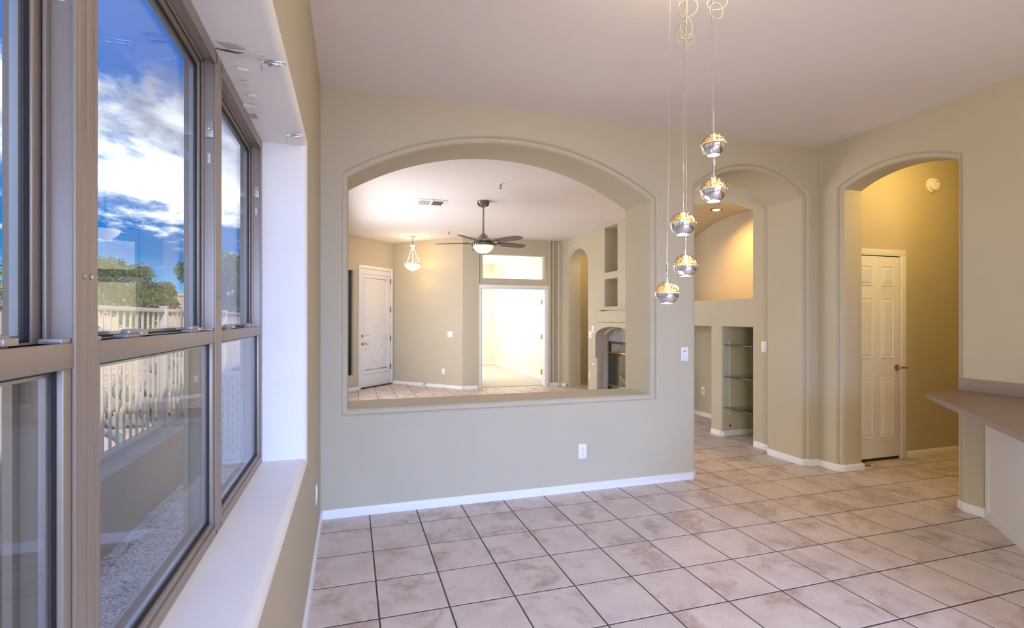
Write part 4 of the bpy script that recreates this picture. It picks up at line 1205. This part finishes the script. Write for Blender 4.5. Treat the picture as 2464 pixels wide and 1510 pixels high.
def tree(label, loc, h, w, n, leaf, size, seed, trunk_h=0.35, group='trees beyond the fence'):
    rr = random.Random(seed)
    t = thing('tree', label, 'tree', loc, 0, group)
    blobs = []
    for k in range(16):
        a = rr.uniform(0, 6.28); q = rr.uniform(0, 1) ** 0.6
        zc = trunk_h * h + (h * (1 - trunk_h)) * rr.uniform(0.12, 0.86)
        fw = math.sin(math.pi * min(0.95, max(0.1, (zc / h - trunk_h * 0.6)))) ** 0.6
        blobs.append((math.cos(a) * q * w * 0.36 * fw, math.sin(a) * q * w * 0.36 * fw, zc, w * rr.uniform(0.11, 0.19)))
    V, Fc = [], []
    leaf_cloud((V, Fc), blobs, n, size, seed + 1)
    me = bpy.data.meshes.new('foliage'); me.from_pydata(V, [], Fc)
    fo = link('foliage', me, leaf, t); fo['kind'] = 'stuff'
    mb = MB(); mb.tube([(0, 0, -0.1), (0.05 * w / 3, 0, trunk_h * h * 0.6), (0, 0.03, h * 0.6)], [0.05 * h * .6, 0.035 * h * .6, 0.012 * h], 8)
    for b in blobs[:9]: mb.tube([(0, 0, trunk_h * h * 0.75), (b[0] * .5, b[1] * .5, (trunk_h * h + b[2]) * .5), (b[0], b[1], b[2])], [0.02 * h * .5, 0.012 * h * .5, 0.004 * h], 6)
    mb.build('trunk', 'bark', t)
    return t
tree('round dark green tree standing alone behind the fence', (-7.4, 19.9, -0.06), 3.45, 3.3, 14000, 'leaf_dark', 0.06, 31, 0.30)
tree('tall dark green tree at the right behind the fence', (-4.55, 19.3, -0.06), 4.0, 3.6, 14000, 'leaf_dark', 0.06, 52, 0.25)
tree('pale green feathery tree at the far left behind the fence', (-10.8, 15.6, -0.06), 3.4, 4.6, 12000, 'leaf_lime', 0.06, 77, 0.15)
tree('small green shrub tree beside the pale house', (-2.6, 24.0, -0.06), 2.6, 2.6, 4000, 'leaf_dark', 0.085, 91, 0.2)
# prickly pear
random.seed(23)
def pad_mesh():
    b = bmesh.new(); bmesh.ops.create_uvsphere(b, u_segments=10, v_segments=7, radius=1.0)
    for v in b.verts:
        w = 0.80 + 0.25 * v.co.z
        v.co = Vector((v.co.x * 0.42 * w, v.co.y * 0.085, v.co.z * 0.5 + 0.5))
    for f in b.faces: f.smooth = True
    me = bpy.data.meshes.new('pad'); b.to_mesh(me); b.free(); me.materials.append(MATS['pad']); return me
PAD = pad_mesh()
def prickly(label, loc, n, spread, hgt, seed):
    rr = random.Random(seed)
    t = thing('prickly_pear', label, 'cactus', loc, 0, 'prickly pears beyond the fence')
    nodes = []
    for k in range(n):
        s = rr.uniform(0.16, 0.24)
        if k < n * 0.22 or not nodes:
            a = rr.uniform(0, 6.28); q = rr.random() ** .5 * spread
            base = Vector((math.cos(a) * q, math.sin(a) * q * 0.7, rr.uniform(-0.03, 0.04)))
        else:
            while True:
                p = rr.choice(nodes)
                if p.z < hgt: break
            base = p
        tilt = rr.uniform(-0.6, 0.6); yaw = rr.uniform(0, 6.28); ti2 = rr.uniform(-0.35, 0.35)
        M = Matrix.Rotation(yaw, 3, 'Z') @ Matrix.Rotation(tilt, 3, 'Y') @ Matrix.Rotation(ti2, 3, 'X')
        o = link('pad', PAD, None, t); o.location = base; o.rotation_euler = M.to_euler(); o.scale = (s, s, s)
        tip = base + M @ Vector((rr.uniform(-0.12, 0.12) * s, 0, s * 0.93))
        nodes.append(tip)
    return t
prickly('large sprawling prickly pear cactus directly behind the fence', (-2.75, 7.7, -0.06), 130, 0.75, 0.78, 5)
prickly('prickly pear cactus half hidden behind the larger one at the fence', (-2.55, 9.4, -0.06), 80, 0.55, 0.85, 9)
# cholla
ch = thing('cholla_cactus', 'grey branching cholla cactus low at the far left behind the fence', 'cactus', (-6.2, 10.6, -0.06))
rr = random.Random(3)
mb = MB()
def cholla(p, d, l, r, lev):
    q = p + d * l
    mb.tube([p, (p + q) / 2, q], [r, r * 1.05, r * 0.9], 6)
    if lev > 0:
        for _ in range(3):
            nd = (d + Vector((rr.gauss(0, .7), rr.gauss(0, .7), rr.gauss(0.1, .5)))).normalized()
            cholla(q, nd, l * 0.78, r * 0.82, lev - 1)
for _ in range(5): cholla(Vector((rr.uniform(-.4, .4), rr.uniform(-.4, .4), 0)), Vector((rr.gauss(0, .3), rr.gauss(0, .3), 1)).normalized(), 0.36, 0.035, 3)
mb.build('branches', 'cholla', ch)
# dry brush on the ground
rr = random.Random(8)
V, Fc = [], []
for _ in range(9000):
    x, y = -1.95 - abs(rr.gauss(0, 2.6)), rr.uniform(2.5, 15)
    if (-7.6 < x < -4.8 and 9.0 < y < 12.2) or (-3.9 < x < -1.7 and 6.5 < y < 9.0) or (-3.4 < x < -1.7 and 8.5 < y < 10.4) or (-3.5 < x < -2.2 and 5.8 < y < 7.2): continue
    l = rr.uniform(0.03, 0.12); a = rr.uniform(0, 6.28); w = 0.006
    d = Vector((math.cos(a), math.sin(a), rr.uniform(0.05, 0.7))) * l; s = Vector((-math.sin(a), math.cos(a), 0)) * w
    c = Vector((x, y, -0.058)); i0 = len(V)
    V += [tuple(c - s), tuple(c + s), tuple(c + d + s * .3), tuple(c + d - s * .3)]; Fc.append((i0, i0 + 1, i0 + 2, i0 + 3))
me = bpy.data.meshes.new('dry_brush'); me.from_pydata(V, [], Fc)
o = link('dry_brush', me, 'grass_dry'); o['kind'] = 'stuff'; tag(o, 'dry straw and twigs scattered over the desert ground', 'brush')
# fallen branch
o = MB().tube([(-2.35, 6.0, -0.03), (-2.6, 6.5, 0.02), (-2.9, 6.9, 0.0), (-3.3, 7.0, 0.05)], [0.03, 0.035, 0.03, 0.02], 8).build('fallen_branch', 'pad'); tag(o, 'pale fallen branch lying in front of the large prickly pear', 'branch')
# far houses
def house(label, loc, w, d, h, rot, wins, garage=None):
    t = thing('house', label, 'house', loc, R(rot), 'tan flat roofed houses beyond the fence')
    MB().box(-w / 2, w / 2, -d / 2, d / 2, 0, h, 0.12, 3).build('walls', 'house_tan', t)
    MB().box(-w * 0.1, w * 0.42, -d / 2 - 0.5, d * 0.2, 0, h * 0.72, 0.12, 3).build('porch_block', 'house_tan', t)
    MB().box(-w / 2 - 0.05, w / 2 + 0.05, -d / 2 - 0.05, d / 2 + 0.05, h - 0.16, h + 0.02, 0.06).build('parapet', 'stucco_cap', t)
    for x, z, ww, hh_ in wins:
        wo = MB().box(x - ww / 2 - .06, x + ww / 2 + .06, -d / 2 - 0.06, -d / 2 + 0.05, z - .06, z + hh_ + .06).build('window', 'stucco_cap', t)
        MB().box(x - ww / 2, x + ww / 2, -d / 2 - 0.075, -d / 2 - 0.055, z, z + hh_).build('pane', 'car_glass', wo)
    if garage:
        x, ww = garage
        g = MB().box(x - ww / 2, x + ww / 2, -d / 2 - 0.56, -d / 2 - 0.48, 0.0, 1.7, 0.02).build('garage_door', 'house_tan', t)
        for k in range(4):
            xx = x - ww * 0.36 + k * ww * 0.24
            MB().box(xx - ww * .08, xx + ww * .08, -d / 2 - 0.575, -d / 2 - 0.555, 1.28, 1.52).build('pane', 'car_glass', g)
    return t
house('tan house with a row of small garage windows right of the round tree', (-8.3, 31.5, -0.06), 9.0, 6, 2.75, 14, [(-3.2, 1.1, 0.9, 0.8)], (1.6, 2.6))
house('tan house at the left behind the round tree', (-19.5, 36.0, -0.06), 9, 5, 3.3, 20, [(2.6, 1.3, 0.8, 0.7), (0.2, 1.3, 0.8, 0.7)], (3.4, 2.2))
house('low tan house far off behind the leftmost trees', (-31.5, 36.0, -0.06), 10, 7, 3.0, 25, [(1.0, 1.2, 1.0, 0.9)])
# parked car
car = thing('parked_car', 'white parked car beyond the fence at the left', 'car', (-11.2, 22.6, -0.06), R(60))
prof = [(-2.1, 0.35), (-2.15, 0.75), (-1.9, 0.95), (-1.2, 1.0), (-0.6, 1.42), (0.75, 1.45), (1.4, 1.02), (2.05, 0.90), (2.15, 0.55), (2.1, 0.30)]
mb = MB()
L_ = [mb.bm.verts.new((x, -0.85, z)) for x, z in prof]; R_ = [mb.bm.verts.new((x, 0.85, z)) for x, z in prof]
mb.bm.faces.new(L_); mb.bm.faces.new(list(reversed(R_)))
for k in range(len(prof)): mb.bm.faces.new((L_[k], L_[(k + 1) % len(prof)], R_[(k + 1) % len(prof)], R_[k]))
mb.build('body', 'car_white', car)
for s_ in (-1, 1):
    mb = MB(); mb.poly([(x, s_ * 0.86, z) for x, z in ((-1.0, 1.02), (-0.55, 1.36), (0.70, 1.39), (1.2, 1.04))]); mb.build('side_glass', 'car_glass', car)
    for x in (-1.35, 1.35): MB().lathe([(0.33, s_ * 0.70), (0.33, s_ * 0.88), (0.2, s_ * 0.89)], 20, (x, 0, 0.33), 'Y').build('wheel', 'tyre', car)
mb = MB(); mb.poly([(1.33, -0.72, 1.08), (0.80, -0.72, 1.43), (0.80, 0.72, 1.43), (1.33, 0.72, 1.08)]); mb.build('windscreen', 'car_glass', car)
for s_ in (-1, 1): MB().box(2.06, 2.14, s_ * 0.62 - 0.16, s_ * 0.62 + 0.16, 0.66, 0.80, 0.02).build('headlamp', 'plate_white', car)
